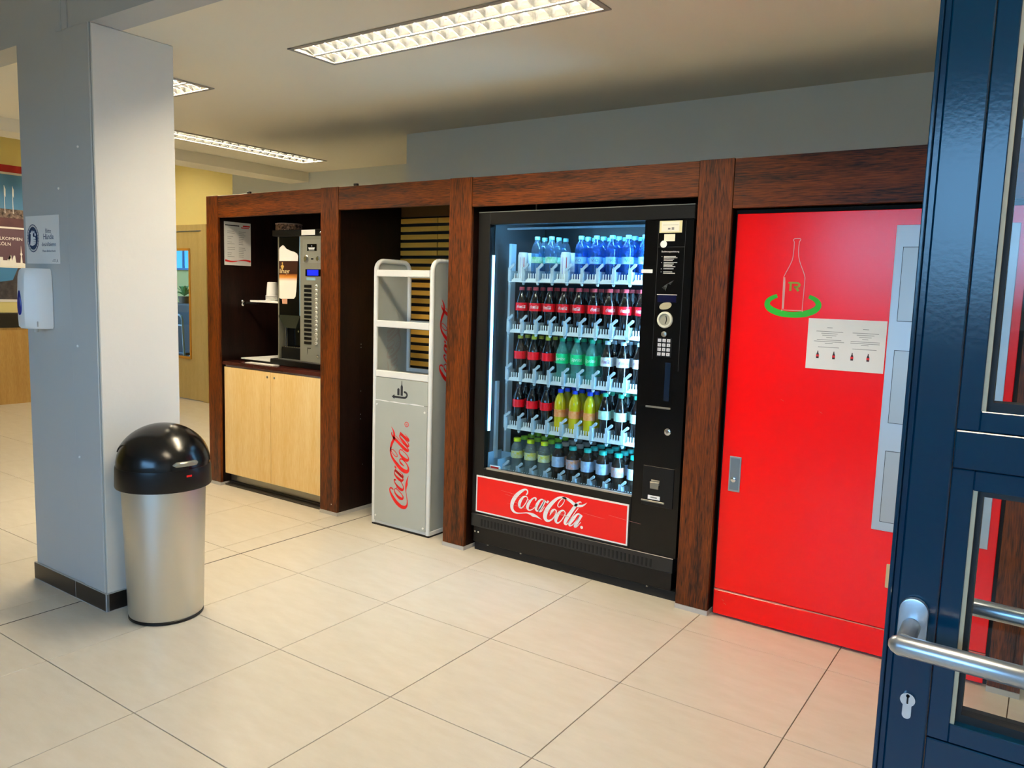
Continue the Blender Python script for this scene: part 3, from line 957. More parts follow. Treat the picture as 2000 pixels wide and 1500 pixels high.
# side shelf with paper cups ----------------------------------------
ss = thing('side_shelf', 'small white shelf between the niche wall and the coffee machine', 'shelf', (-1.05, 0.28, 1.31))
bx('board', M_WHITE, ss, -1.195, -0.892, 0.17, 0.40, 1.312, 1.326, 0.002)
bx('arm', M_BLACK, ss, -1.27, -1.15, 0.19, 0.212, 1.296, 1.311, 0.002)
MB().tube([(-1.312, 0.201, 1.303), (-1.265, 0.201, 1.303)], 0.008, 10).build('rod', M_CHROME, ss, smooth=40)
for dz in (0.012, -0.012):
    MB().lathe([(0.004, -0.014), (0.012, -0.009), (0.014, 0), (0.012, 0.009), (0.004, 0.014)], 14, (-1.283, 0.176, 1.303 + dz), 0, 'y').build('knob', M_CHROME, ss, smooth=50)
cu = thing('paper_cup_stack', 'upside-down stack of white paper cups beside the coffee machine', 'paper cups', (-1.070, 0.265, 1.3265))
MB().lathe([(0.044, 0), (0.047, 0.002), (0.047, 0.006), (0.044, 0.008), (0.036, 0.105), (0.034, 0.128), (0.024, 0.130)], 24, (-1.070, 0.265, 1.3265)).build('top_cup', M_WHITE, cu, smooth=40)
for k in range(3):
    MB().lathe([(0.0445, 0), (0.0475, 0.002), (0.0475, 0.005), (0.0445, 0.007)], 24, (-1.070, 0.265, 1.335 + 0.010 * k)).build('cup_rim', M_WHITE, cu, smooth=40)

# tray on the worktop ------------------------------------------------
ty = thing('cup_tray', 'flat white tray on the worktop left of the coffee machine', 'tray', (-1.0, 0.2, 0.895))
bx('bottom_plate', M_WHITE, ty, -1.10, -0.80, 0.056, 0.108, 0.8955, 0.8995)
bx('spacer', M_BLACK, ty, -1.20, -0.915, 0.125, 0.42, 0.8955, 0.912)
bx('top_plate', M_WHITE, ty, -1.22, -0.908, 0.109, 0.43, 0.9125, 0.921, 0.002)

# notice in the niche -----------------------------------------------
nn = thing('price_notice', 'white notice with red wave on the dark niche wall by the coffee machine', 'notice', (-1.31, 0.16, 1.56))
NX = -1.3145
mbn = MB()
for i in range(9):          # gently curled sheet
    pass
xs_ = [NX + 0.0025 + 0.004 * math.sin(k / 10 * PI) ** 2 + (0.006 * (k / 10) ** 3) for k in range(11)]
vs = [(xs_[k], 0.050 + 0.0215 * k, z) for z in (1.566, 1.866) for k in range(11)]
vs += [(x - 0.0006, y, z) for x, y, z in vs]
fs = [(k, k + 1, k + 12, k + 11) for k in range(10)] + [(22 + k, 33 + k, 34 + k, 23 + k) for k in range(10)]
mbn.add(vs, fs).build('sheet', M_PAPER, nn, smooth=60)


def nflat(name, mat, shapes):
    mb = MB()
    for s in shapes:
        vs = []
        for (yy, zz) in s[0]:
            k = max(0, min(9.999, (yy - 0.05) / 0.0215)); i = int(k); f = k - i
            vs.append((xs_[i] * (1 - f) + xs_[i + 1] * f + 0.0008, yy, zz))
        mb.add(vs, s[1])
    return mb.build(name, mat, nn)


def strip(y0, y1, z0, z1, n=6):
    return join2(*[rect(y0 + (y1 - y0) * k / n, y0 + (y1 - y0) * (k + 1) / n, z0, z1) for k in range(n)])


nflat('header_print', M_PRINT, [strip(0.058, 0.17, 1.838, 1.845)])
nflat('header_logo', M_REDPRINT, [strip(0.20, 0.258, 1.838, 1.848, 3), strip(0.185, 0.25, 1.828, 1.834, 3)])
rr = random.Random(5)
nflat('text_print', M_GREYPRINT, [strip(y0, y0 + 0.03 + 0.03 * rr.random(), 1.80 - 0.0125 * k, 1.8025 - 0.0125 * k, 3) for k in range(15) for y0 in (0.075, 0.165) if rr.random() < 0.8])
wv = [(0.056 + 0.0206 * k, 1.598 + 0.006 * math.sin(k / 10 * 2 * PI + PI)) for k in range(11)]
nflat('red_wave', M_REDPRINT, [ribbon([(a, b, 0.004 + 0.011 * abs(k - 5) / 5) for k, (a, b) in enumerate(wv)], smooth=False)])

# ------------------------------------------------------------------ bottle return rack
rk = thing('bottle_return_rack', 'grey and white bottle return rack with red script lettering', 'bottle rack', (0.375, 0.2, 0))
RX0, RX1, RY0, RY1 = 0.142, 0.606, 0.035, 0.352
rf = 0.014


def hoop(x):
    """white tubular edge of one side: up the front, round the top, down the back"""
    R = 0.055
    zt_ = 1.612 - rf
    pts = [(x, RY0 + rf, 0.012), (x, RY0 + rf, zt_ - R)]
    for k in range(1, 7):
        a = PI - k * PI / 12
        pts.append((x, RY0 + rf + R + R * math.cos(a), zt_ - R + R * math.sin(a)))
    pts.append((x, RY1 - rf - R, zt_))
    for k in range(1, 7):
        a = PI / 2 - k * PI / 12
        pts.append((x, RY1 - rf - R + R * math.cos(a), zt_ - R + R * math.sin(a)))
    pts.append((x, RY1 - rf, 0.012))
    return pts


for nm, x in (('side_hoop', RX0 + rf), ('side_hoop', RX1 - rf)):
    MB().tube(hoop(x), rf, 10).build(nm, M_RACKW, rk, smooth=50)
for x in (RX0 + 0.005, RX1 - 0.011):
    pts = [(p[1], p[2]) for p in hoop(0)]
    pts = [(y_, z_ - 0.0) for y_, z_ in pts]
    MB().prism(pts, 'x', x, x + 0.006).build('side_panel', M_RACK, rk)
sp_x = RX1 - 0.005 + 0.0008
MB().flat(shift(LOGO_C, 0, 0, 0.00106), (RX1 - 0.0046, 0.190, 1.13), (0, 0, 1), (0, -1, 0)).build('side_lettering', M_REDPRINT, rk)
MB().flat(shift(LOGO_C, 0, 0, 0.00085), (RX0 + 0.0116, 0.21, 1.02), (0, 0, 1), (0, 1, 0)).build('ghost_lettering', pm('ghost_print', '#ada59b', 0.5), rk)
for z in (1.505, 1.209, 0.912):
    bx('shelf_rail', M_RACKW, rk, RX0 + 0.026, RX1 - 0.026, RY0 + 0.003, RY0 + 0.024, z, z + 0.040, 0.003)
    bx('shelf_rail', M_RACKW, rk, RX0 + 0.026, RX1 - 0.026, RY1 - 0.024, RY1 - 0.003, z, z + 0.034, 0.003)
for z in (1.214, 0.918):
    bx('shelf', M_RACK, rk, RX0 + 0.012, RX1 - 0.012, RY0 + 0.024, RY1 - 0.024, z, z + 0.006)
bx('icon_panel', M_RACK, rk, RX0 + 0.028, RX1 - 0.028, RY0 + 0.006, RY0 + 0.012, 0.772, 0.910)
dp = bx('front_panel', M_RACK, rk, RX0 + 0.027, RX1 - 0.027, RY0 + 0.002, RY0 + 0.010, 0.030, 0.770, 0.001)
rs = random.Random(11)
tp = [(RX0 + 0.03 + k * 0.0385, 0.7705 + 0.002 * rs.random(), 0.003 + 0.006 * rs.random() * (0 if k in (3, 7) else 1)) for k in range(11)]
MB().flat(ribbon(tp, smooth=False), (0, RY0 + 0.001, 0), U, V).build('torn_tape', M_WHITEPRINT, rk)
bx('seam', M_BLACKMATT, rk, RX0 + 0.028, RX1 - 0.028, RY0 + 0.0075, RY0 + 0.010, 0.766, 0.774)
for x, z in ((0.185, 0.745), (0.563, 0.735), (0.182, 0.06), (0.563, 0.05)):
    MB().lathe([(0.007, 0), (0.006, -0.004)], 10, (x, RY0 + 0.002, z), 0, 'y').build('screw', M_RACKW, dp)
MB().flat(shift(LOGO_C, 0, 0, 0.00104), (0.372, RY0 + 0.0012, 0.372), (0, 0, 1), (-1, 0, 0)).build('front_lettering', M_REDPRINT, dp)
MB().flat(shift(REG, 0, 0, 0.0018), (0.425, RY0 + 0.0012, 0.650), (0, 0, 1), (-1, 0, 0)).build('registered_mark', M_REDPRINT, dp)
ic = []
ic.append(ribbon([(0.318, 0.804, 0.012), (0.395, 0.804, 0.012), (0.413, 0.809, 0.012), (0.421, 0.822, 0.012), (0.413, 0.835, 0.012), (0.396, 0.838, 0.012)], sub_=4))
ic.append(poly([(0.300, 0.804), (0.322, 0.818), (0.322, 0.790)]))
ic.append(poly([(0.344, 0.815), (0.362, 0.815), (0.362, 0.850), (0.357, 0.857), (0.349, 0.857), (0.344, 0.850)]))
ic.append(poly([(0.370, 0.815), (0.388, 0.815), (0.388, 0.868), (0.382, 0.880), (0.381, 0.902), (0.377, 0.902), (0.376, 0.880), (0.370, 0.868)]))
MB().flat(join2(*ic), (0, RY0 + 0.0052, 0), U, V).build('return_icon', M_PRINT, rk)
MB().box(RX0 + 0.012, RX1 - 0.012, RY0 + 0.008, RY1 - 0.008, 0.012, 0.030).build('bottom_plate', M_RACKW, rk)
bx('bottom_rail', M_RACKW, rk, RX1 - 0.012, RX1 + 0.001, RY0 + 0.01, RY1 - 0.01, 0.010, 0.034, 0.002)
bx('skid', M_BLACK, rk, RX0 + 0.005, RX1 - 0.002, RY0 + 0.005, RY1 - 0.005, 0.0, 0.0115)

# ------------------------------------------------------------------ vending machine
VX0, VX1, VY0, VY1, VZ1 = 0.914, 2.126, 0.04, 0.622, 1.851
GX0, GX1, GZ0, GZ1 = 0.990, 1.884, 0.478, 1.788
vm = thing('vending_machine', 'black glass-front drinks vending machine with red lettered banner', 'vending machine', (1.5, 0.33, 0))
M_VIN = pm('machine_interior', '#0d1216', 0.4, 0.2)
M_VLEFT = pm('machine_liner', '#4a5256', 0.35, 0.5)
cas = MB()
cas.box(VX0, VX0 + 0.03, VY0 + 0.05, VY1, 0.14, VZ1).box(GX1 + 0.03, VX1, VY0 + 0.05, VY1, 0.14, VZ1)
cas.box(VX0 + 0.03, GX1 + 0.03, VY0 + 0.05, VY1, VZ1 - 0.03, VZ1).box(VX0 + 0.03, GX1 + 0.03, VY1 - 0.03, VY1, 0.14, VZ1 - 0.03)
cas.box(VX0 + 0.03, GX1 + 0.03, VY0 + 0.05, VY1 - 0.03, 0.14, 0.40)
cas.build('cabinet', M_BLACKMETAL, vm)
MB().box(VX0 + 0.031, GX1 + 0.029, VY1 - 0.036, VY1 - 0.031, 0.401, VZ1 - 0.031).box(VX0 + 0.031, GX1 + 0.029, VY0 + 0.052, VY1 - 0.037, VZ1 - 0.036, VZ1 - 0.031) \
    .box(GX1 + 0.024, GX1 + 0.029, VY0 + 0.052, VY1 - 0.037, 0.401, VZ1 - 0.037).build('liner', M_VIN, vm)
bx('left_liner', M_VLEFT, vm, VX0 + 0.031, VX0 + 0.075, VY0 + 0.052, VY1 - 0.037, 0.401, VZ1 - 0.037)
dfm = MB()
dfm.box(VX0, GX0, VY0, VY0 + 0.048, 0.215, VZ1).box(GX0, VX1, VY0, VY0 + 0.048, GZ1, VZ1)
dfm.box(GX0, GX1, VY0, VY0 + 0.048, 0.215, GZ0)
vd = dfm.build('door_frame', M_BLACKMETAL, vm, bevel=0.003)
bx('top_trim', pm('worn_trim', '#7d827f', 0.35, 0.4), vm, VX0 + 0.002, VX1 - 0.002, VY0 - 0.0015, VY0 + 0.01, VZ1 - 0.0005, VZ1 + 0.004)
col_ = bx('control_column', M_BLACKGLOSS, vm, GX1, VX1, VY0 - 0.001, VY0 + 0.048, 0.215, GZ1 - 0.001, 0.002)
bx('glass', M_VGLASS, vm, GX0 - 0.004, GX1 + 0.004, VY0 + 0.018, VY0 + 0.023, GZ0 - 0.004, GZ1 + 0.004)
bx('glass_sill', pm('sill_metal', '#b9b3a6', 0.3, 0.6), vm, GX0 + 0.02, GX1 - 0.002, VY0 - 0.001, VY0 + 0.016, GZ0 - 0.005, GZ0 + 0.004)
bx('upper_rail', pm('rail_blue', '#7d93a0', 0.3, 0.6), vm, 1.06, GX1 + 0.02, 0.10, 0.112, 1.764, 1.774)
# lights of the machine
bx('led_strip', M_LEDSIDE, vm, 0.9905, 0.994, 0.068, 0.087, 0.68, 1.63)
bx('led_strip', M_LED, vm, GX1 + 0.004, GX1 + 0.012, 0.092, 0.108, 0.50, 1.74)
bx('led_strip', M_LED, vm, 1.06, GX1, 0.094, 0.108, 1.797, 1.806)
bx('lift_rail', pm('lift_rail_metal', '#b9c6cc', 0.35, 0.4), vm, 0.9895, 1.003, 0.125, 0.150, 0.52, 0.95)
bx('shelf_upright', pm('upright_metal', '#c3dcea', 0.4, 0.2), vm, 0.9895, 1.004, 0.225, 0.272, 0.42, 1.70)
lb = MB().box(0.992, 1.062, 0.075, 0.20, 0.455, 0.462).box(0.992, 0.996, 0.075, 0.20, 0.462, 0.56).box(1.058, 1.062, 0.075, 0.20, 0.462, 0.53).box(0.992, 1.062, 0.196, 0.20, 0.462, 0.55)
lb.build('lift_bucket', pm('lift_plastic', '#7fa3b8', 0.4), vm)
hb = bx('hatch_grip', M_WHITE, vm, 1.010, 1.082, 0.066, 0.074, 0.470, 0.494, 0.003)
bx('grip_label', M_REDPRINT, hb, 1.020, 1.072, 0.0645, 0.0659, 0.474, 0.489)
# banner
bn = bx('banner', M_WHITEPRINT, vm, 0.947, 1.874, VY0 - 0.004, VY0 - 0.0005, 0.227, 0.433)
bx('banner_field', M_REDBAN, bn, 0.955, 1.866, VY0 - 0.0048, VY0 - 0.0041, 0.235, 0.425)
LO = shift(LOGO, 0, 0, 0.001)
MB().flat(LO, (1.158, VY0 - 0.0054, 0.2415), U, V).build('banner_lettering', M_WHITEPRINT, bn)
front('banner_mark', M_WHITEPRINT, disc(1.158 + 0.461, 0.2415 + 0.028, 0.008, n=14), bn, VY0 - 0.0054)
sc_ = []
rs = random.Random(21)
for k in range(14):
    x = 1.02 + 0.75 * rs.random(); z = 0.33 + 0.07 * rs.random() - 0.02
    l = 0.03 + 0.09 * rs.random()
    sc_.append(ribbon([(x, z, 0.0006), (x + l, z - 0.07 * l, 0.0011), (x + 1.6 * l, z - 0.10 * l, 0.0004)], sub_=3))
MB().flat(join2(*sc_), (0, VY0 - 0.0059, 0), U, V).build('scratches', pm('scratch', '#f0a79c', 0.6), bn)
# lower part: vent, base
vb = MB().box(VX0 + 0.002, VX1 - 0.012, VY0 - 0.004, VY0 + 0.05, 0.142, 0.214).build('vent_panel', pm('vent_metal', '#1a1c1e', 0.3, 0.0, 0.4), vm, bevel=0.002)
vg = MB()
for k in range(46):
    x = 0.985 + 0.0225 * k
    vg.box(x, x + 0.009, VY0 - 0.0062, VY0 - 0.0042, 0.152, 0.190)
vgo = vg.build('vent_slots', pm('slot_black', '#020202', 0.8), vm)
vgo['kind'] = 'stuff'
MB().box(VX0 + 0.008, VX1 - 0.02, VY0 + 0.012, VY1, 0.048, 0.141).build('base', M_BLACK, vm, bevel=0.003)
MB().box(VX0 + 0.01, VX1 - 0.004, VY0 + 0.026, VY1 - 0.05, 0.0, 0.0475).build('plinth', M_BLACKMATT, vm)
for x in (1.02, 1.24, 1.98):
    MB().lathe([(0.006, 0), (0.006, 0.004), (0.004, 0.006)], 10, (x, VY0 + 0.019, 0.0415)).build('foot_glint', M_STEEL, vm)  # tiny steel studs added for the glints at the feet
for x in (0.935, 0.958):
    MB().lathe([(0.0065, 0), (0.0055, -0.003)], 12, (x, VY0 + 0.012, 0.108), 0, 'y').build('screw', M_CHROME, vm)

# control column furniture
VC = VY0 - 0.0012


def vflat(name, mat, shape, dy=0.0, par=None):
    return front(name, mat, shape, par or col_, VC - dy)


stk = bx('sticker', pm('cream_sticker', '#e6dfae', 0.6), col_, 1.958, 2.068, VC - 0.0008, VC, 1.728, 1.782)
vflat('sticker_print', pm('pale_sticker', '#efeddd', 0.6), rect(1.968, 2.055, 1.733, 1.778), 0.0012, stk)
vflat('sticker_text', M_GREYPRINT, join2(rect(2.0, 2.012, 1.742, 1.75), rect(2.018, 2.03, 1.741, 1.752), rect(1.975, 2.05, 1.762, 1.7635)), 0.0016, stk)
bx('sticker', pm('cream_sticker2', '#ebe8cf', 0.6), col_, 1.983, 2.036, VC - 0.0008, VC, 1.690, 1.722)
vflat('round_sticker', M_WHITEPRINT, disc(1.982, 1.677, 0.0165), 0.0004)
vflat('column_outline', pm('outline_grey', '#2a2c2d', 0.4), join2(rect(1.955, 2.085, 1.6635, 1.665), rect(1.9535, 1.955, 1.10, 1.78), rect(2.085, 2.0865, 1.10, 1.78)), 0.0003)
vflat('instruction_heading', M_WHITEPRINT, shift(text2d('Bedienungsanleitung', 0.0105), 1.974, 1.640), 0.0005)
ins_ = []
for k, (z, n_) in enumerate(((1.622, 4), (1.594, 4), (1.566, 1), (1.552, 2))):
    ins_.append(disc(1.977, z - 0.001, 0.0018, n=8))
    for j in range(n_):
        w_ = (0.058, 0.066, 0.05, 0.044)[(j + k) % 4]
        ins_.append(rect(1.987, 1.987 + w_, z - 0.0022 - 0.0062 * j, z + 0.0012 - 0.0062 * j))
vflat('instruction_lines', pm('instruction_white', '#b9b9b6', 0.6), join2(*ins_), 0.0005)
vflat('smear', pm('dust_smear', '#3d4345', 0.6), join2(*[ribbon([(1.985 + 0.006 * k, 1.478 - 0.004 * k, 0.001), (2.012, 1.497, 0.003), (2.04 - 0.004 * k, 1.512 - 0.006 * k, 0.001)], sub_=3) for k in range(4)]), 0.0004)
bx('white_tag', M_WHITE, vm, 1.878, 1.935, VC - 0.003, VC - 0.0003, 1.545, 1.562, 0.002)
ds = bx('display', pm('navy_display', '#060a30', 0.15), col_, 1.966, 2.058, VC - 0.002, VC, 1.413, 1.445)
bx('display_edge', M_LGREY, ds, 1.963, 2.060, VC - 0.003, VC, 1.4455, 1.4495)
vflat('worn_patch', pm('worn_patch', '#a49c80', 0.6), ([(2.007 + 0.030 * math.copysign(abs(math.cos(a)) ** 0.75, math.cos(a)), 1.396 + 0.016 * math.sin(a) + 0.006 * math.cos(a)) for a in [2 * PI * k / 24 for k in range(24)]], [tuple(range(24))]), 0.0006)
rg = MB().lathe([(0.038, 0), (0.038, -0.006), (0.034, -0.010), (0.028, -0.010), (0.026, -0.004)], 32, (2.009, VC, 1.332), 0, 'y').build('coin_ring', pm('ring_cream', '#d5d3c0', 0.4), col_, smooth=40)
MB().lathe([(0.0265, -0.0035), (0.0265, -0.0042)], 28, (2.009, VC, 1.332), 0, 'y').build('coin_plate', pm('coin_face', '#b3b09a', 0.35, 0.5), rg)
vflat('coin_slot', M_BLACKMATT, ribbon([(2.012, 1.313, 0.004), (2.018, 1.332, 0.0045), (2.014, 1.351, 0.004)], sub_=4), 0.0050, rg)
MB().lathe([(0.013, 0), (0.013, -0.005), (0.008, -0.007)], 16, (2.008, VC, 1.266), 0, 'y').build('return_button', M_STEEL, col_, smooth=40)
key = MB().box(-0.0085, 0.0085, -0.0015, 0.0015, -0.0075, 0.0075).mesh('key', pm('key_grey', '#c9c9cf', 0.4), bevel=0.001)[0]
digits = '123456789C0K'
kp = bx('keypad', M_BLACK, col_, 1.975, 2.048, VC - 0.0015, VC, 1.160, 1.250)
for k in range(12):
    x, z = 1.9885 + 0.0225 * (k % 3), 1.237 - 0.0212 * (k // 3)
    ko = place('key', key, (x, VC - 0.003, z), kp)
    MB().flat(shift(text2d(digits[k], 0.011, 'CENTER'), x, z - 0.0038), (0, VC - 0.0048, 0), U, V).build('digit', M_PRINT, ko)
rc = MB().box(1.923, 2.062, VC - 0.0006, VC - 0.0001, 0.925, 1.148).build('recess_panel', M_BLACKGLOSS, col_)
bx('blue_guide', pm('dark_blue_plastic', '#06182e', 0.2), col_, 2.022, 2.048, VC - 0.0012, VC - 0.0007, 0.955, 1.135)
bx('slot_edge', M_STEEL, col_, 1.934, 2.060, VC - 0.004, VC - 0.0002, 0.918, 0.927, 0.001)
lk = MB().lathe([(0.0165, 0), (0.0165, -0.004), (0.012, -0.007), (0.007, -0.007), (0.006, -0.009)], 20, (2.052, VC, 0.813), 0, 'y').build('lock', M_CHROME, col_, smooth=40)
vflat('keyhole', M_BLACKMATT, rect(2.0505, 2.0535, 0.809, 0.818), 0.0096, lk)
fd = bx('coin_flap', M_BLACK, col_, 1.940, 2.096, VC - 0.003, VC - 0.0002, 0.45, 0.64, 0.001)
MB().box(1.984, 2.026, VC - 0.006, VC - 0.003, 0.552, 0.576).prism([(1.979, 0.566), (2.024, 0.566), (2.024, 0.534), (1.981, 0.534)], 'y', VC - 0.010, VC - 0.006).build('coin_cup', M_STEEL, fd, bevel=0.001)
bx('price_label', M_WHITEPRINT, fd, 1.971, 2.032, VC - 0.006, VC - 0.0031, 0.482, 0.500)
vflat('price_text', M_GREYPRINT, rect(1.985, 2.018, 0.4885, 0.4945), 0.0064, fd)
bx('flap_edge', M_STEEL, fd, 1.938, 2.056, VC - 0.010, VC - 0.0031, 0.468, 0.476, 0.001)

# trays ---------------------------------------------------------------
COLX = [1.113 + 0.0887 * k for k in range(9)]
ROWZ = [1.508, 1.238, 0.978, 0.714, 0.440]
M_TRAY = pm('tray_plastic', '#e3edf0', 0.3)
M_CLIP = clear('clip_plastic', '#dcecf2', 0.05, 0.5, '#e3f0f6')
FY = 0.128                                   # front edge of a tray
teeth = MB()
for j in range(4):
    teeth.box(-0.024 + 0.0145 * j, -0.0185 + 0.0145 * j, 0, 0.003, 0, 0.030)
teeth.box(-0.03, 0.03, 0, 0.003, -0.004, 0.004)
teeth_me = teeth.mesh('front_comb', M_TRAY, centre=(0, 0, 0))[0]
clip = MB()
clip.prism([(-0.004, -0.012), (0.012, -0.012), (0.014, 0.03), (0.010, 0.055), (-0.004, 0.06)], 'y', -0.010, 0.002)
clip.prism([(-0.002, 0.052), (0.004, 0.045), (0.036, 0.070), (0.038, 0.080), (0.030, 0.083)], 'y', -0.013, -0.003)
clip.prism([(-0.002, -0.018), (0.012, -0.018), (0.008, -0.030), (0.003, -0.030)], 'y', -0.010, 0.002)
clip_me = clip.mesh('release_clip', M_CLIP, centre=(0, 0, 0))[0]
rail_me = MB().box(-0.0015, 0.0015, 0, 0.36, 0, 0.045).mesh('divider', M_CLIP, centre=(0, 0, 0))[0]
for z in ROWZ:
    tr = MB().box(COLX[0] - 0.05, GX1 + 0.02, FY + 0.004, 0.53, z - 0.016, z - 0.002).box(COLX[0] - 0.05, GX1 + 0.02, FY, FY + 0.004, z - 0.016, z - 0.004).build('tray', M_TRAY, vm)
    for k, x in enumerate(COLX):
        place('front_comb', teeth_me, (x + 0.006, FY - 0.001, z), tr)
        place('release_clip', clip_me, (x - 0.047, FY - 0.002, z), tr)
        place('divider', rail_me, (x - 0.0443, FY + 0.008, z - 0.0015), tr)

# ------------------------------------------------------------------ bottles
M_COLA = pm('cola_bottle', '#0d0706', 0.08, 0.0, 0.7, coat=0.5)
M_WATER = clear('water_bottle', '#9fcbe6', 0.05, 0.10, '#9fc6e0')
M_BLUEW = clear('blue_bottle', '#5aa3e0', 0.05, 0.16, '#3d84d0')
M_LEMON = clear('green_tint_bottle', '#b9e8e0', 0.05, 0.30, '#7fd0c6')
M_ORANGE = pm('yellow_drink', '#c9b407', 0.12, coat=0.4)
M_TEA = clear('tea_bottle', '#4d4438', 0.05, 0.35, '#3c3026')
M_CLEARB = clear('clear_bottle', '#c9d9d6', 0.05, 0.30, '#a3b3b0')
L_RED = pm('label_red', '#f00a1e', 0.35)
L_GREEN = pm('label_green', '#14cf84', 0.35)
L_WHITE = pm('label_white', '#d6dbe2', 0.4)
L_BLUE = pm('label_blue', '#3ea4e0', 0.4, noise=(30, 0.5), col2='#a9d6ee')
L_MINT = pm('label_mint', '#8fd6c6', 0.4, noise=(40, 0.5), col2='#d5efe8')
L_ORANGE = pm('label_orange', '#f07a12', 0.4, noise=(50, 0.4), col2='#f4b27a')
L_GREENW = pm('label_green_white', '#2fae6a', 0.4, noise=(30, 0.4), col2='#d9f2ea')
L_FRUIT = pm('label_fruit', '#d8d020', 0.4, noise=(45, 0.3), col2='#c8dcd8')
L_FRUIT2 = pm('label_peach', '#e08a4a', 0.4, noise=(45, 0.3), col2='#8fb4d6')
L_BLUEGREY = pm('label_blue_grey', '#7fa4d0', 0.4, noise=(45, 0.5), col2='#c2d2e4')


def cap_mat(nm, c):
    return pm('cap_' + nm, c, 0.4)


PROF = {
    'contour': [(0.020, 0), (0.029, 0.004), (0.031, 0.02), (0.029, 0.05), (0.0275, 0.075), (0.031, 0.098), (0.0325, 0.11), (0.0325, 0.150), (0.029, 0.165), (0.020, 0.190), (0.0135, 0.205), (0.0128, 0.214)],
    'straight': [(0.022, 0), (0.030, 0.005), (0.031, 0.03), (0.030, 0.06), (0.031, 0.09), (0.0315, 0.15), (0.030, 0.162), (0.024, 0.182), (0.014, 0.200), (0.0128, 0.208)],
    'wide': [(0.024, 0), (0.032, 0.005), (0.0335, 0.03), (0.032, 0.06), (0.0335, 0.085), (0.0335, 0.145), (0.031, 0.158), (0.024, 0.170), (0.0185, 0.178), (0.018, 0.186)],
    'can': [(0.020, 0), (0.0255, 0.005), (0.0265, 0.012), (0.0265, 0.128), (0.024, 0.138), (0.0235, 0.142)],
}
CAPS = {'contour': (0.0148, 0.212, 0.230), 'straight': (0.0148, 0.206, 0.224), 'wide': (0.0205, 0.184, 0.204)}
_bm = {}


def bottle_meshes(prof, bmat, lmat, cmat, z0, z1, pr_):
    key_ = (prof, bmat.name, lmat.name if lmat else '', cmat.name if cmat else '', pr_)
    if key_ in _bm:
        return _bm[key_]
    out = {}
    out['body'] = MB().lathe(PROF[prof], 18).mesh('bottle', bmat, smooth=50, centre=(0, 0, 0))[0]
    if cmat:
        r_, a, b = CAPS[prof]
        out['cap'] = MB().lathe([(r_, a), (r_, b - 0.002), (r_ - 0.002, b)], 16).mesh('cap', cmat, smooth=50, centre=(0, 0, 0))[0]
    if lmat:
        rmax = max(r for r, h in PROF[prof] if z0 - 0.02 <= h <= z1 + 0.012) + 0.0006
        out['label'] = MB().lathe([(rmax, z0), (rmax, z1)], 22, caps=False).mesh('label', lmat, smooth=50, centre=(0, 0, 0))[0]
        R = rmax + 0.0004
        A0 = -PI / 2 + 0.35
        if pr_ == 'script_white':
            out['print'] = MB().wrap(shift(LOGO_C, 0, 0, 0.000116), (0, 0, (z0 + z1) / 2), R, 0, a0=A0).mesh('lettering', M_WHITEPRINT, centre=(0, 0, 0))[0]
        elif pr_ == 'script_purple':
            out['print'] = MB().wrap(shift(LOGO_C, 0, 0, 0.000116), (0, 0, (z0 + z1) / 2), R, 0, a0=A0).mesh('lettering', pm('purple_print', '#8a2f86', 0.5), centre=(0, 0, 0))[0]
        elif pr_ == 'sprite':
            out['print'] = MB().wrap(shift(text2d('Sprite', 0.026, 'CENTER', 0.25), 0, -0.008), (0, 0, (z0 + z1) / 2), R, 0, a0=A0).mesh('lettering', M_WHITEPRINT, centre=(0, 0, 0))[0]
        elif pr_ == 'vio':
            out['print'] = MB().wrap(shift(text2d('ViO', 0.024, 'CENTER', 0.1), 0, -0.008), (0, 0, (z0 + z1) / 2), R, 0, a0=A0).mesh('lettering', pm('vio_print', '#1c3f9c', 0.5), centre=(0, 0, 0))[0]
        elif pr_ == 'panel':
            out['print'] = MB().wrap(join2(rect(-0.004, 0.012, -0.045, 0.045)), (0, 0, (z0 + z1) / 2), R, 0, a0=A0).wrap(shift(rect(0.016, 0.02, -0.045, 0.045), 0, 0), (0, 0, (z0 + z1) / 2), R, 0, a0=A0, m=1) \
                .mesh('panel_print', [pm('can_blue', '#9a8fd0', 0.5), pm('can_red', '#b01838', 0.5)], centre=(0, 0, 0))[0]
    _bm[key_] = out
    return out


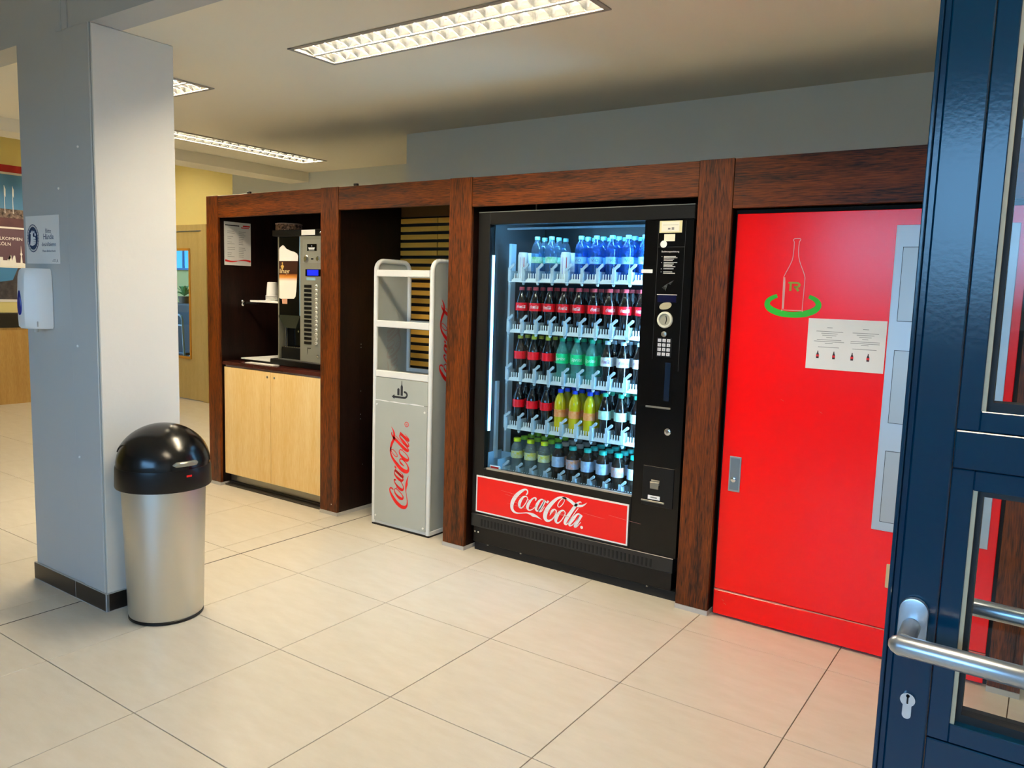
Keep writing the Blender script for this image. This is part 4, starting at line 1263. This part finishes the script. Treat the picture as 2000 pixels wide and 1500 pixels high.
KINDS = {
    'water_green': ('still water bottle with green and white label', 'straight', M_WATER, L_GREENW, cap_mat('teal', '#5a8f96'), 0.085, 0.118, None),
    'water_blue': ('blue-capped water bottle with pale blue label', 'straight', M_BLUEW, L_BLUE, cap_mat('sky', '#5ab4ee'), 0.083, 0.117, 'vio'),
    'can': ('slim white can with red and blue panel', 'can', pm('can_white', '#d5dcd8', 0.35), pm('can_wrap', '#dde2de', 0.35), None, 0.014, 0.127, 'panel'),
    'cola': ('red-capped cola bottle with red label', 'contour', M_COLA, L_RED, cap_mat('red', '#f2545c'), 0.103, 0.145, 'script_white'),
    'cola_yellow': ('yellow-capped dark cola bottle with red label', 'contour', M_COLA, L_RED, cap_mat('yellow', '#e3d23c'), 0.103, 0.145, None),
    'sprite': ('green-capped clear lemonade bottle with green label', 'contour', M_LEMON, L_GREEN, cap_mat('green', '#1fb083'), 0.098, 0.148, 'sprite'),
    'light': ('white-capped cola bottle with silver-white label', 'contour', M_COLA, L_WHITE, cap_mat('white', '#d3dde3'), 0.103, 0.148, 'script_purple'),
    'zero': ('black-capped cola bottle with red label', 'contour', M_COLA, L_RED, cap_mat('black', '#1d2528'), 0.103, 0.145, None),
    'orange': ('blue-capped yellow orangeade bottle with orange label', 'straight', M_ORANGE, L_ORANGE, cap_mat('blue', '#1f4fe0'), 0.080, 0.118, None),
    'tea': ('mint-capped dark soft drink bottle with mint label', 'contour', M_COLA, L_MINT, cap_mat('mint', '#3fb58c'), 0.096, 0.140, None),
    'lemon': ('yellow-capped clear juice drink bottle with lemon label', 'wide', M_CLEARB, L_FRUIT, cap_mat('lemon', '#d8e60f'), 0.095, 0.135, None),
    'teal': ('teal-capped clear juice drink bottle with blue-grey label', 'wide', M_TEA, L_BLUEGREY, cap_mat('turquoise', '#0fa89a'), 0.085, 0.140, None),
    'peach': ('teal-capped clear juice drink bottle with peach label', 'wide', M_TEA, L_FRUIT2, cap_mat('turquoise', '#0fa89a'), 0.085, 0.135, None),
    'beige': ('beige-capped clear juice drink bottle', 'wide', M_TEA, L_FRUIT2, cap_mat('beige', '#b59d90'), 0.085, 0.135, None),
    'lime': ('lime-capped clear juice drink bottle', 'wide', M_CLEARB, L_FRUIT, cap_mat('lime', '#9ccf1c'), 0.095, 0.135, None),
}
LAYOUT = [
    ['can', 'water_green', 'water_green', 'can', 'water_blue', 'water_blue', 'water_blue', 'water_blue', 'water_blue'],
    ['cola'] * 9,
    ['cola_yellow'] * 3 + ['sprite'] * 3 + ['light'] * 3,
    ['zero'] * 3 + ['orange'] * 3 + ['tea'] * 3,
    ['lemon', 'lemon', 'lemon', 'teal', 'peach', 'teal', 'teal', 'peach', 'teal'],
]
ORD = ['first', 'second', 'third', 'fourth', 'fifth', 'sixth', 'seventh', 'eighth', 'ninth']
SHELF = ['top shelf', 'second shelf', 'third shelf', 'fourth shelf', 'bottom shelf']
ROWN = ['front row', 'second row', 'third row', 'back row']
rs = random.Random(4)
for ri, rowk in enumerate(LAYOUT):
    nd = 4 if ri == 4 else 3
    for d in range(nd):
        for ci, kd in enumerate(rowk):
            if d >= 1 and ri == 4:
                kd = 'lime' if ci < 3 else ('beige' if ci in (3, 4) else 'teal')
            desc, prof, bmat, lmat, cmat, z0, z1, pr_ = KINDS[kd]
            ms = bottle_meshes(prof, bmat, lmat, cmat, z0, z1, pr_)
            o = place('can' if kd == 'can' else 'bottle', ms['body'], (COLX[ci], 0.180 + 0.0705 * d, ROWZ[ri]))
            o.rotation_euler.z = (rs.random() - 0.5) * 0.9
            tag(o, '%s, %s, %s from left, %s' % (desc, SHELF[ri], ORD[ci], ROWN[d]), 'can' if kd == 'can' else 'bottle', 'drinks in the vending machine')
            lab = None
            for part in ('cap', 'label'):
                if part in ms:
                    q = bpy.data.objects.new(part, ms[part]); COL.objects.link(q); q.parent = o
                    if part == 'label':
                        lab = q
            if lab is not None and 'print' in ms and d == 0:
                q = bpy.data.objects.new('lettering', ms['print']); COL.objects.link(q); q.parent = lab

# ------------------------------------------------------------------ red cabinet
rd = thing('red_cabinet', 'tall glossy red cabinet right of the vending machine', 'cabinet', (2.85, 0.3, 0))
RA, RB = 2.322, 3.386
bx('carcass', M_BLACKMATT, rd, 2.308, 3.398, 0.06, 0.60, 0.0, 1.82)
rdoor = bx('door', M_RED, rd, RA, RB, 0.030, 0.058, 0.131, 1.801, 0.002)
bx('kick_panel', M_RED, rd, RA, RB, 0.028, 0.058, 0.012, 0.124, 0.002)
bx('seam_strip', pm('pink_edge', '#d9766c', 0.4), rd, RA, RB, 0.0295, 0.034, 0.1245, 0.1285)
spn = bx('slot_panel', pm('slot_panel_metal', '#b9c3c8', 0.42, 0.55), rd, 2.953, 3.357, 0.0265, 0.0298, 0.533, 1.740, 0.001)
for z0, z1 in ((1.37, 1.657), (0.969, 1.258), (0.569, 0.858)):
    g_ = bx('slot_gap', M_BLACKMATT, spn, 2.981, 3.330, 0.0255, 0.0264, z0, z1)
    bx('slot_flap', pm('flap_metal', '#b0b6b6', 0.4, 0.5), g_, 2.983, 3.328, 0.0245, 0.0254, z0 + 0.002, z1 - 0.002)
hd = bx('handle_plate', M_SATIN, rdoor, 2.357, 2.409, 0.0270, 0.0297, 0.588, 0.746, 0.001)
bx('pull_recess', pm('recess_metal', '#8a98a2', 0.3, 0.8), hd, 2.363, 2.403, 0.0262, 0.0269, 0.596, 0.738)
MB().lathe([(0.012, 0), (0.012, -0.006), (0.008, -0.008)], 18, (2.380, 0.0262, 0.643), 0, 'y').build('lock', M_CHROME, hd, smooth=40)
bx('hinge', pm('cream_hinge', '#c9b48e', 0.5), rd, 3.022, 3.062, 0.022, 0.0298, 0.305, 0.402, 0.002)
RY = 0.0294
bo = [(-0.010, 0.295, .0028), (0.013, 0.295, .0028), (0.015, 0.288, .0028), (0.010, 0.281, .0028), (0.010, 0.240, .0028), (0.016, 0.205, .0028), (0.033, 0.165, .0028), (0.042, 0.140, .0028), (0.043, 0.122, .0028), (0.041, 0.004, .0028),
      (0.038, 0.0, .0028), (-0.038, 0.0, .0028), (-0.041, 0.004, .0028), (-0.043, 0.122, .0028), (-0.042, 0.140, .0028), (-0.031, 0.165, .0028), (-0.014, 0.205, .0028), (-0.010, 0.240, .0028), (-0.010, 0.281, .0028), (-0.014, 0.288, .0028)]
bw_ = [(2.579 + x, 1.398 + z, w) for x, z, w in bo]
MB().flat(ribbon(bw_, True, 2), (0, RY, 0), U, V).flat(ribbon([(2.542, 1.403, .006), (2.541, 1.50, .007), (2.540, 1.535, .003)], sub_=3), (0, RY, 0), U, V).build('bottle_outline', M_PINKLINE, rdoor)
gr = []
for k in range(41):
    a = math.radians(128 + (412 - 128) * k / 40)
    wv_ = 0.010 + 0.014 * (0.5 - 0.5 * math.sin(a)) + 0.006 * abs(math.cos(a))
    gr.append((2.579 + 0.105 * math.cos(a), 1.4225 + 0.043 * math.sin(a), wv_))
MB().flat(ribbon(gr, smooth=False), (0, RY + 0.0001, 0), U, V).build('green_ring', M_GREEN, rdoor)
Rl = [rect(2.562, 2.571, 1.478, 1.510), rect(2.556, 2.590, 1.508, 1.5155),
      ribbon([(2.588, 1.5115, .008), (2.598, 1.510, .008), (2.602, 1.503, .009), (2.597, 1.496, .008), (2.580, 1.4945, .007)], sub_=4), ribbon([(2.586, 1.4945, .009), (2.600, 1.478, .010)], smooth=False)]
MB().flat(join2(*Rl), (0, RY, 0), U, V).build('letter_mark', M_OLIVE, rdoor)
rs = random.Random(8)
MB().flat(join2(*[ribbon([(x, z, .0015), (x + 0.012, z - 0.006, .0012)], smooth=False) for x, z in ((2.56, 1.02), (2.72, 0.985), (2.36, 0.085), (2.37, 0.07))]), (0, 0.0278, 0), U, V).build('scratches', pm('red_scratch', '#f2604c', 0.6), rdoor)

nt_ = thing('door_notice', 'white landscape notice with four small bottles on the red cabinet', 'notice', (2.8, 0.029, 1.16))
NU, NV = Vector((1, 0, -0.004)).normalized(), Vector((0.004, 0, 1)).normalized()
NO = Vector((2.650, 0.0285, 1.163))


def q4(shape, y, mat, name):
    return MB().flat(shape, (NO.x, y, NO.z), NU, NV).build(name, mat, nt_)


MB().box(2.650, 2.948, 0.0283, 0.0293, 1.1615, 1.3685).build('sheet', M_PAPER, nt_)
NYF = 0.0281
tl = []
rs = random.Random(14)
for cxn in (0.085, 0.222):
    for k, z in enumerate((0.170, 0.154, 0.146, 0.138, 0.130, 0.120, 0.113, 0.106, 0.090)):
        w_ = (0.022, 0.10, 0.062, 0.05, 0.024, 0.10, 0.112, 0.03, 0.085)[k] * (0.9 + 0.2 * rs.random())
        tl.append(rect(cxn - w_ / 2, cxn + w_ / 2, z - 0.001, z + 0.001))
q4(join2(*tl), NYF, M_GREYPRINT, 'text_lines')
bsh = [(-0.005, 0), (0.005, 0), (0.0055, 0.014), (0.0045, 0.018), (0.0018, 0.026), (0.0018, 0.031), (-0.0018, 0.031), (-0.0018, 0.026), (-0.0045, 0.018), (-0.0055, 0.014)]
for i, x in enumerate((0.045, 0.108, 0.178, 0.238)):
    q4(poly([(x + a, 0.043 + b) for a, b in bsh]), NYF, pm('tiny_bottle', '#3a1518', 0.6), 'bottle_picture')
    q4(rect(x - 0.0055, x + 0.0055, 0.050, 0.058), NYF - 0.0003, M_REDPRINT, 'picture_label')

# ------------------------------------------------------------------ waste bin
bi = thing('waste_bin', 'silver waste bin with black domed swing lid beside the pillar', 'bin', (0.408, -1.476, 0))
BC = (0.408, -1.476, 0.0)
MB().lathe([(0.148, 0.0), (0.152, 0.003), (0.152, 0.012), (0.150, 0.014)], 48, BC).build('foot_ring', M_BLACK, bi, smooth=40)
MB().lathe([(0.1495, 0.0145), (0.152, 0.02), (0.168, 0.575), (0.165, 0.60)], 64, BC).build('body', pm('silver_bin', '#d2cfc4', 0.36, 0.88), bi, smooth=40)
MB().lathe([(0.170, 0.574), (0.190, 0.576), (0.192, 0.582), (0.190, 0.655), (0.188, 0.665), (0.180, 0.668)], 64, BC).build('lid_collar', M_BLACK, bi, smooth=40)
# dome: fixed half-hood and the swing flap with a grip
YAWB = math.radians(-10)                      # direction the flap faces


def dome(r, zc, rz, a0, a1, t0, t1, n=28, m=14):
    vs, fs = [], []
    for i in range(m + 1):
        t = t0 + (t1 - t0) * i / m
        for k in range(n + 1):
            a = a0 + (a1 - a0) * k / n
            vs.append((BC[0] + r * math.cos(t) * math.cos(a), BC[1] + r * math.cos(t) * math.sin(a), zc + rz * math.sin(t)))
    for i in range(m):
        for k in range(n):
            p_ = i * (n + 1) + k
            fs.append((p_, p_ + 1, p_ + n + 2, p_ + n + 1))
    return MB().add(vs, fs)


M_LID = pm('lid_plastic', '#050506', 0.22, 0.0, 0.5)
dome(0.1865, 0.664, 0.170, 0, 2 * PI, 0.0, PI / 2 - 0.001, 56, 16).build('lid_dome', M_LID, bi, smooth=60)
# swing flap: slightly proud shell, bounded by planes either side of the swing axis
vs, fs = [], []
nA, nB = 28, 22
for i in range(nA + 1):
    ii = min(max(i, 1), nA - 1) - 1
    th = math.radians(9 + (146 - 9) * ii / (nA - 2))     # from front edge up and over
    for k in range(nB + 1):
        kk = min(max(k, 1), nB - 1) - 1
        s = math.radians(-56 + 112 * kk / (nB - 2))      # across
        lx, ly, lz = math.cos(s) * math.cos(th), math.sin(s), math.cos(s) * math.sin(th)
        R = 0.1830 if (i in (0, nA) or k in (0, nB)) else 0.1912   # the rim turns in to the dome
        x = lx * math.cos(YAWB) - ly * math.sin(YAWB)
        y = lx * math.sin(YAWB) + ly * math.cos(YAWB)
        vs.append((BC[0] + R * x, BC[1] + R * y, 0.664 + R * 0.915 * lz))
for i in range(nA):
    for k in range(nB):
        p_ = i * (nB + 1) + k
        fs.append((p_, p_ + 1, p_ + nB + 2, p_ + nB + 1))
flap = MB().add(vs, fs).build('swing_flap', M_LID, bi, smooth=45)
gv = []
for k in range(9):
    s = math.radians(-17 + 34 * k / 8)
    a = YAWB + math.radians(6) + s
    gv.append((BC[0] + 0.1905 * math.cos(a), BC[1] + 0.1905 * math.sin(a), 0.692))
MB().tube(gv, [0.002] + [0.0115] * 7 + [0.002], 8).build('grip', pm('grip_grey', '#8b8d84', 0.22, 0.5), bi, smooth=60)
ar = YAWB + math.radians(9)
rt_ = Vector((-math.sin(ar), math.cos(ar), 0))
rc_ = Vector((BC[0] + 0.1925 * math.cos(ar), BC[1] + 0.1925 * math.sin(ar), 0.640))
MB().flat(rect(-0.012, 0.012, -0.004, 0.004), rc_, rt_, (0, 0, 1)).build('red_mark', M_REDPRINT, bi)

# ------------------------------------------------------------------ dispenser and sign on the pillar
dpn = thing('soap_dispenser', 'white wall dispenser with blue drop window on the pillar', 'dispenser', (-0.235, -1.64, 1.21))
shell = MB()
prof = [(-0.305, -1.634), (-0.305, -1.700), (-0.298, -1.722), (-0.280, -1.731), (-0.225, -1.728), (-0.195, -1.700), (-0.172, -1.668), (-0.168, -1.634)]


def ring(sc, z, yo=0.0):
    cxx, cyy = -0.2365, -1.634
    return [(cxx + (x - cxx) * sc, cyy + (y - cyy) * (sc - yo), z) for x, y in prof]


levels = [ring(0.90, 1.212), ring(0.985, 1.222), ring(1.0, 1.26), ring(1.0, 1.36), ring(0.96, 1.44), ring(0.90, 1.468), ring(0.80, 1.477)]
vs = [p for lv in levels for p in lv]
n_ = len(prof)
fs = []
for j in range(len(levels) - 1):
    for k in range(n_):
        a, b = j * n_ + k, j * n_ + (k + 1) % n_
        fs.append((a, b, b + n_, a + n_))
fs.append(tuple(range(n_ - 1, -1, -1)))
fs.append(tuple(range((len(levels) - 1) * n_, len(levels) * n_)))
shell.add(vs, fs).build('shell', M_WHITE, dpn, smooth=35)
dw = []
for k in range(28):
    a = 2 * PI * k / 28
    w_ = 0.0155 * math.sin(a) * (1 - 0.35 * math.cos(a))
    dw.append((-0.262 + w_, 1.325 + 0.054 * math.cos(a)))
MB().prism(dw, 'y', -1.7335, -1.728).build('level_window', pm('blue_window', '#0c1e86', 0.12), dpn, bevel=0.001)
bx('back_plate', M_LGREY, dpn, -0.295, -0.172, -1.6335, -1.6305, 1.215, 1.465)
MB().cyl((-0.235, -1.68, 1.196), 0.010, 0.018, 'z', 14).build('nozzle', M_LGREY, dpn, smooth=40)
bx('latch', M_LGREY, dpn, -0.19, -0.186, -1.694, -1.69, 1.222, 1.245)

sg = thing('hygiene_sign', 'white hand disinfection sign above the dispenser on the pillar', 'sign', (-0.245, -1.634, 1.5))
bx('sheet', M_PAPER, sg, -0.396, -0.094, -1.6335, -1.6315, 1.4995, 1.7105)
SY = -1.6340


def sflat(name, mat, shape, dy=0.0):
    return MB().flat(shape, (0, SY - dy, 0), U, V).build(name, mat, sg)


ecx, ecz = -0.330, 1.612
sflat('emblem_ring', M_NAVY, join2(ribbon([(ecx + 0.054 * math.cos(2 * PI * k / 28), ecz + 0.060 * math.sin(2 * PI * k / 28), 0.004) for k in range(28)], True, 1),
                                   ribbon([(ecx + 0.041 * math.cos(2 * PI * k / 28), ecz + 0.047 * math.sin(2 * PI * k / 28), 0.008) for k in range(28)], True, 1)))
sflat('emblem_marks', M_NAVY, join2(*[rect(ecx + 0.0485 * math.cos(a) - 0.0018, ecx + 0.0485 * math.cos(a) + 0.0018, ecz + 0.0545 * math.sin(a) - 0.002, ecz + 0.0545 * math.sin(a) + 0.002) for a in [2 * PI * k / 26 for k in range(26)]]))
sflat('emblem_field', M_NAVY, disc(ecx, ecz, 0.038, 0.043), 0.0002)
hand = [(-0.028, -0.030), (-0.022, -0.008), (-0.020, 0.012), (-0.012, 0.030), (-0.004, 0.036), (0.002, 0.028), (0.000, 0.012), (0.006, 0.006), (0.022, 0.006), (0.026, 0.000), (0.024, -0.006), (0.027, -0.010),
        (0.025, -0.016), (0.026, -0.021), (0.022, -0.026), (0.010, -0.030), (-0.006, -0.034)]
sflat('emblem_hand', M_WHITEPRINT, poly([(ecx + a, ecz + b) for a, b in hand]), 0.0004)
sflat('emblem_drops', M_WHITEPRINT, join2(disc(ecx + 0.012, ecz + 0.027, 0.006, n=12), disc(ecx + 0.022, ecz + 0.016, 0.007, n=12), disc(ecx - 0.022, ecz + 0.022, 0.004, n=10)), 0.0004)
sflat('emblem_fingers', M_NAVY, join2(*[rect(ecx + 0.006, ecx + 0.026, ecz - 0.0055 - 0.0085 * k, ecz - 0.0040 - 0.0085 * k) for k in range(3)]), 0.0006)
tb = [shift(text2d('Bitte', 0.027, 'CENTER'), -0.188, 1.634), shift(text2d('Hände', 0.036, 'CENTER'), -0.188, 1.606), shift(text2d('desinfizieren', 0.0255, 'CENTER'), -0.186, 1.576)]
sflat('main_text', M_NAVY, join2(*tb))
sflat('small_text', M_NAVY, shift(text2d('Please disinfect hands', 0.0135, 'CENTER'), -0.186, 1.551))
sflat('corner_mark', M_PRINT, join2(shift(text2d('A', 0.020), -0.122, 1.506), rect(-0.160, -0.128, 1.510, 1.512), rect(-0.150, -0.128, 1.516, 1.5175)))

# ------------------------------------------------------------------ open blue door in the foreground
bd = struct(place('door_2', None, (3.8, -2.27, 0)))
bd['label'] = 'open dark blue metal door with glass and lever handle'
DX0, DX1, DY0, DY1 = 3.3504, 4.30, -2.30, -2.238
SX = 3.4058                                     # inner edge of stile face
BX = 3.4300                                     # bead edge / glass opening
ZR0, ZR1 = 1.2235, 1.3176                       # glass edges at the middle rail
ZB0 = 0.9348                                    # bottom of the middle light
st = MB()
st.box(DX0 + 0.012, SX, DY0, DY1, 0.012, 2.12)
st.box(DX1 - 0.055, DX1, DY0, DY1, 0.012, 2.12)
st.build('stile', M_BLUEDOOR, bd, bevel=0.0015)
MB().box(DX0, DX0 + 0.0045, DY0 - 0.003, DY0 + 0.018, 0.012, 2.12).box(DX0 + 0.0045, DX0 + 0.012, DY0 + 0.003, DY0 + 0.018, 0.012, 2.12).build('rebate_lip', M_BLUEDOOR, bd, bevel=0.001)
rl = MB()
rl.box(SX + 0.0012, DX1 - 0.0562, DY0, DY1, 1.2479, 1.2925).box(SX + 0.0012, DX1 - 0.0562, DY0, DY1, 0.012, 0.9105).box(SX + 0.0012, DX1 - 0.0562, DY0, DY1, 2.06, 2.12)
rl.build('rail', M_BLUEDOOR, bd, bevel=0.0012)
gb = MB()
for z0, z1 in ((0.9105, 1.2479), (1.2925, 2.06)):
    a, b = z0 + 0.001, z1 - 0.001
    gb.box(SX + 0.001, BX, DY0 + 0.0015, DY1 - 0.012, a, b).box(DX1 - 0.08, DX1 - 0.056, DY0 + 0.0015, DY1 - 0.012, a, b)
    gb.box(BX, DX1 - 0.08, DY0 + 0.0015, DY1 - 0.012, a, a + 0.0235).box(BX, DX1 - 0.08, DY0 + 0.0015, DY1 - 0.012, b - 0.0235, b)
gb.build('glazing_bead', M_BLUEDOOR, bd, bevel=0.001)
for z0, z1 in ((0.935, 1.2234), (1.3170, 2.0355)):
    MB().box(BX, BX + 0.0045, DY0 + 0.004, DY0 + 0.012, z0, z1).build('spacer_strip', M_BEAD, bd)
    gk = MB().box(BX, BX + 0.010, DY0 + 0.014, DY0 + 0.04, z0, z1).box(BX + 0.010, DX1 - 0.09, DY0 + 0.014, DY0 + 0.04, z0, z0 + 0.010).box(BX + 0.010, DX1 - 0.09, DY0 + 0.014, DY0 + 0.04, z1 - 0.008, z1)
    gk.build('gasket', M_RUBBER, bd)
    bx('pane', M_GLASS, bd, BX + 0.002, DX1 - 0.082, DY0 + 0.022, DY0 + 0.028, z0 + 0.001, z1 - 0.001)
# lever handle
HX, HZ = 3.3805, 1.050


def stadium(cx, cz, r, h, n=10):
    pts = [(cx + r * math.cos(PI * k / n), cz + h / 2 - r + r * math.sin(PI * k / n)) for k in range(n + 1)]
    pts += [(cx + r * math.cos(PI + PI * k / n), cz - h / 2 + r + r * math.sin(PI + PI * k / n)) for k in range(n + 1)]
    return pts


ha = MB().prism(stadium(HX + 0.001, HZ, 0.0162, 0.066), 'y', DY0 - 0.009, DY0 - 0.0002).build('handle_rose', M_SATIN, bd, bevel=0.002, seg=2, smooth=50)
lv = [(HX, DY0 - 0.010, HZ - 0.002), (HX, DY0 - 0.040, HZ - 0.004), (HX - 0.001, DY0 - 0.055, HZ - 0.006), (HX + 0.012, DY0 - 0.060, HZ - 0.007), (HX + 0.14, DY0 - 0.060, HZ - 0.010)]
MB().tube([lv[0], lv[1], (HX, DY0 - 0.052, HZ - 0.006)], [0.0105, 0.0105, 0.0105], 18).build('lever_neck', M_SATIN, ha, smooth=60)
MB().tube([(HX - 0.0165, DY0 - 0.060, HZ - 0.008), (HX - 0.013, DY0 - 0.060, HZ - 0.008), (HX - 0.006, DY0 - 0.060, HZ - 0.008), (HX + 0.135, DY0 - 0.060, HZ - 0.010), (HX + 0.14, DY0 - 0.060, HZ - 0.010)],
          [0.004, 0.0085, 0.0122, 0.0122, 0.009], 20).build('lever', M_SATIN, ha, smooth=60)
hb_ = MB().prism(stadium(HX + 0.001, HZ, 0.0162, 0.066), 'y', DY1 + 0.0002, DY1 + 0.009).build('handle_rose', M_SATIN, bd, bevel=0.002, seg=2, smooth=50)
MB().tube([(HX, DY1 + 0.010, HZ - 0.002), (HX, DY1 + 0.052, HZ - 0.004)], 0.0105, 16).build('lever_neck', M_SATIN, hb_, smooth=60)
MB().tube([(HX - 0.013, DY1 + 0.060, HZ - 0.004), (HX - 0.006, DY1 + 0.060, HZ - 0.004), (HX + 0.135, DY1 + 0.060, HZ - 0.006)], [0.007, 0.0115, 0.0115], 16).build('lever', M_SATIN, hb_, smooth=60)
cyp = [(3.3835 + 0.0085 * math.cos(a), 0.9525 + 0.0085 * math.sin(a)) for a in [math.radians(-55 + 290 * k / 16) for k in range(17)]]
cyp += [(3.3785, 0.933)] + [(3.3835 + 0.005 * math.cos(a), 0.933 + 0.005 * math.sin(a)) for a in [PI + PI * k / 8 for k in range(1, 8)]] + [(3.3885, 0.933)]
cyl_ = MB().prism(cyp, 'y', DY0 - 0.004, DY0 - 0.0002).build('lock_cylinder', M_CHROME, bd)
front('keyway', M_BLACKMATT, join2(rect(3.3825, 3.3845, 0.9475, 0.9585), disc(3.3835, 0.9575, 0.0022, n=10)), cyl_, DY0 - 0.0043)
for i_ in (0.35, 1.05, 1.8):
    MB().cyl((DX1 + 0.012, DY0 + 0.02, i_), 0.011, 0.10, 'z', 12).build('hinge', M_SATIN, bd, smooth=40)
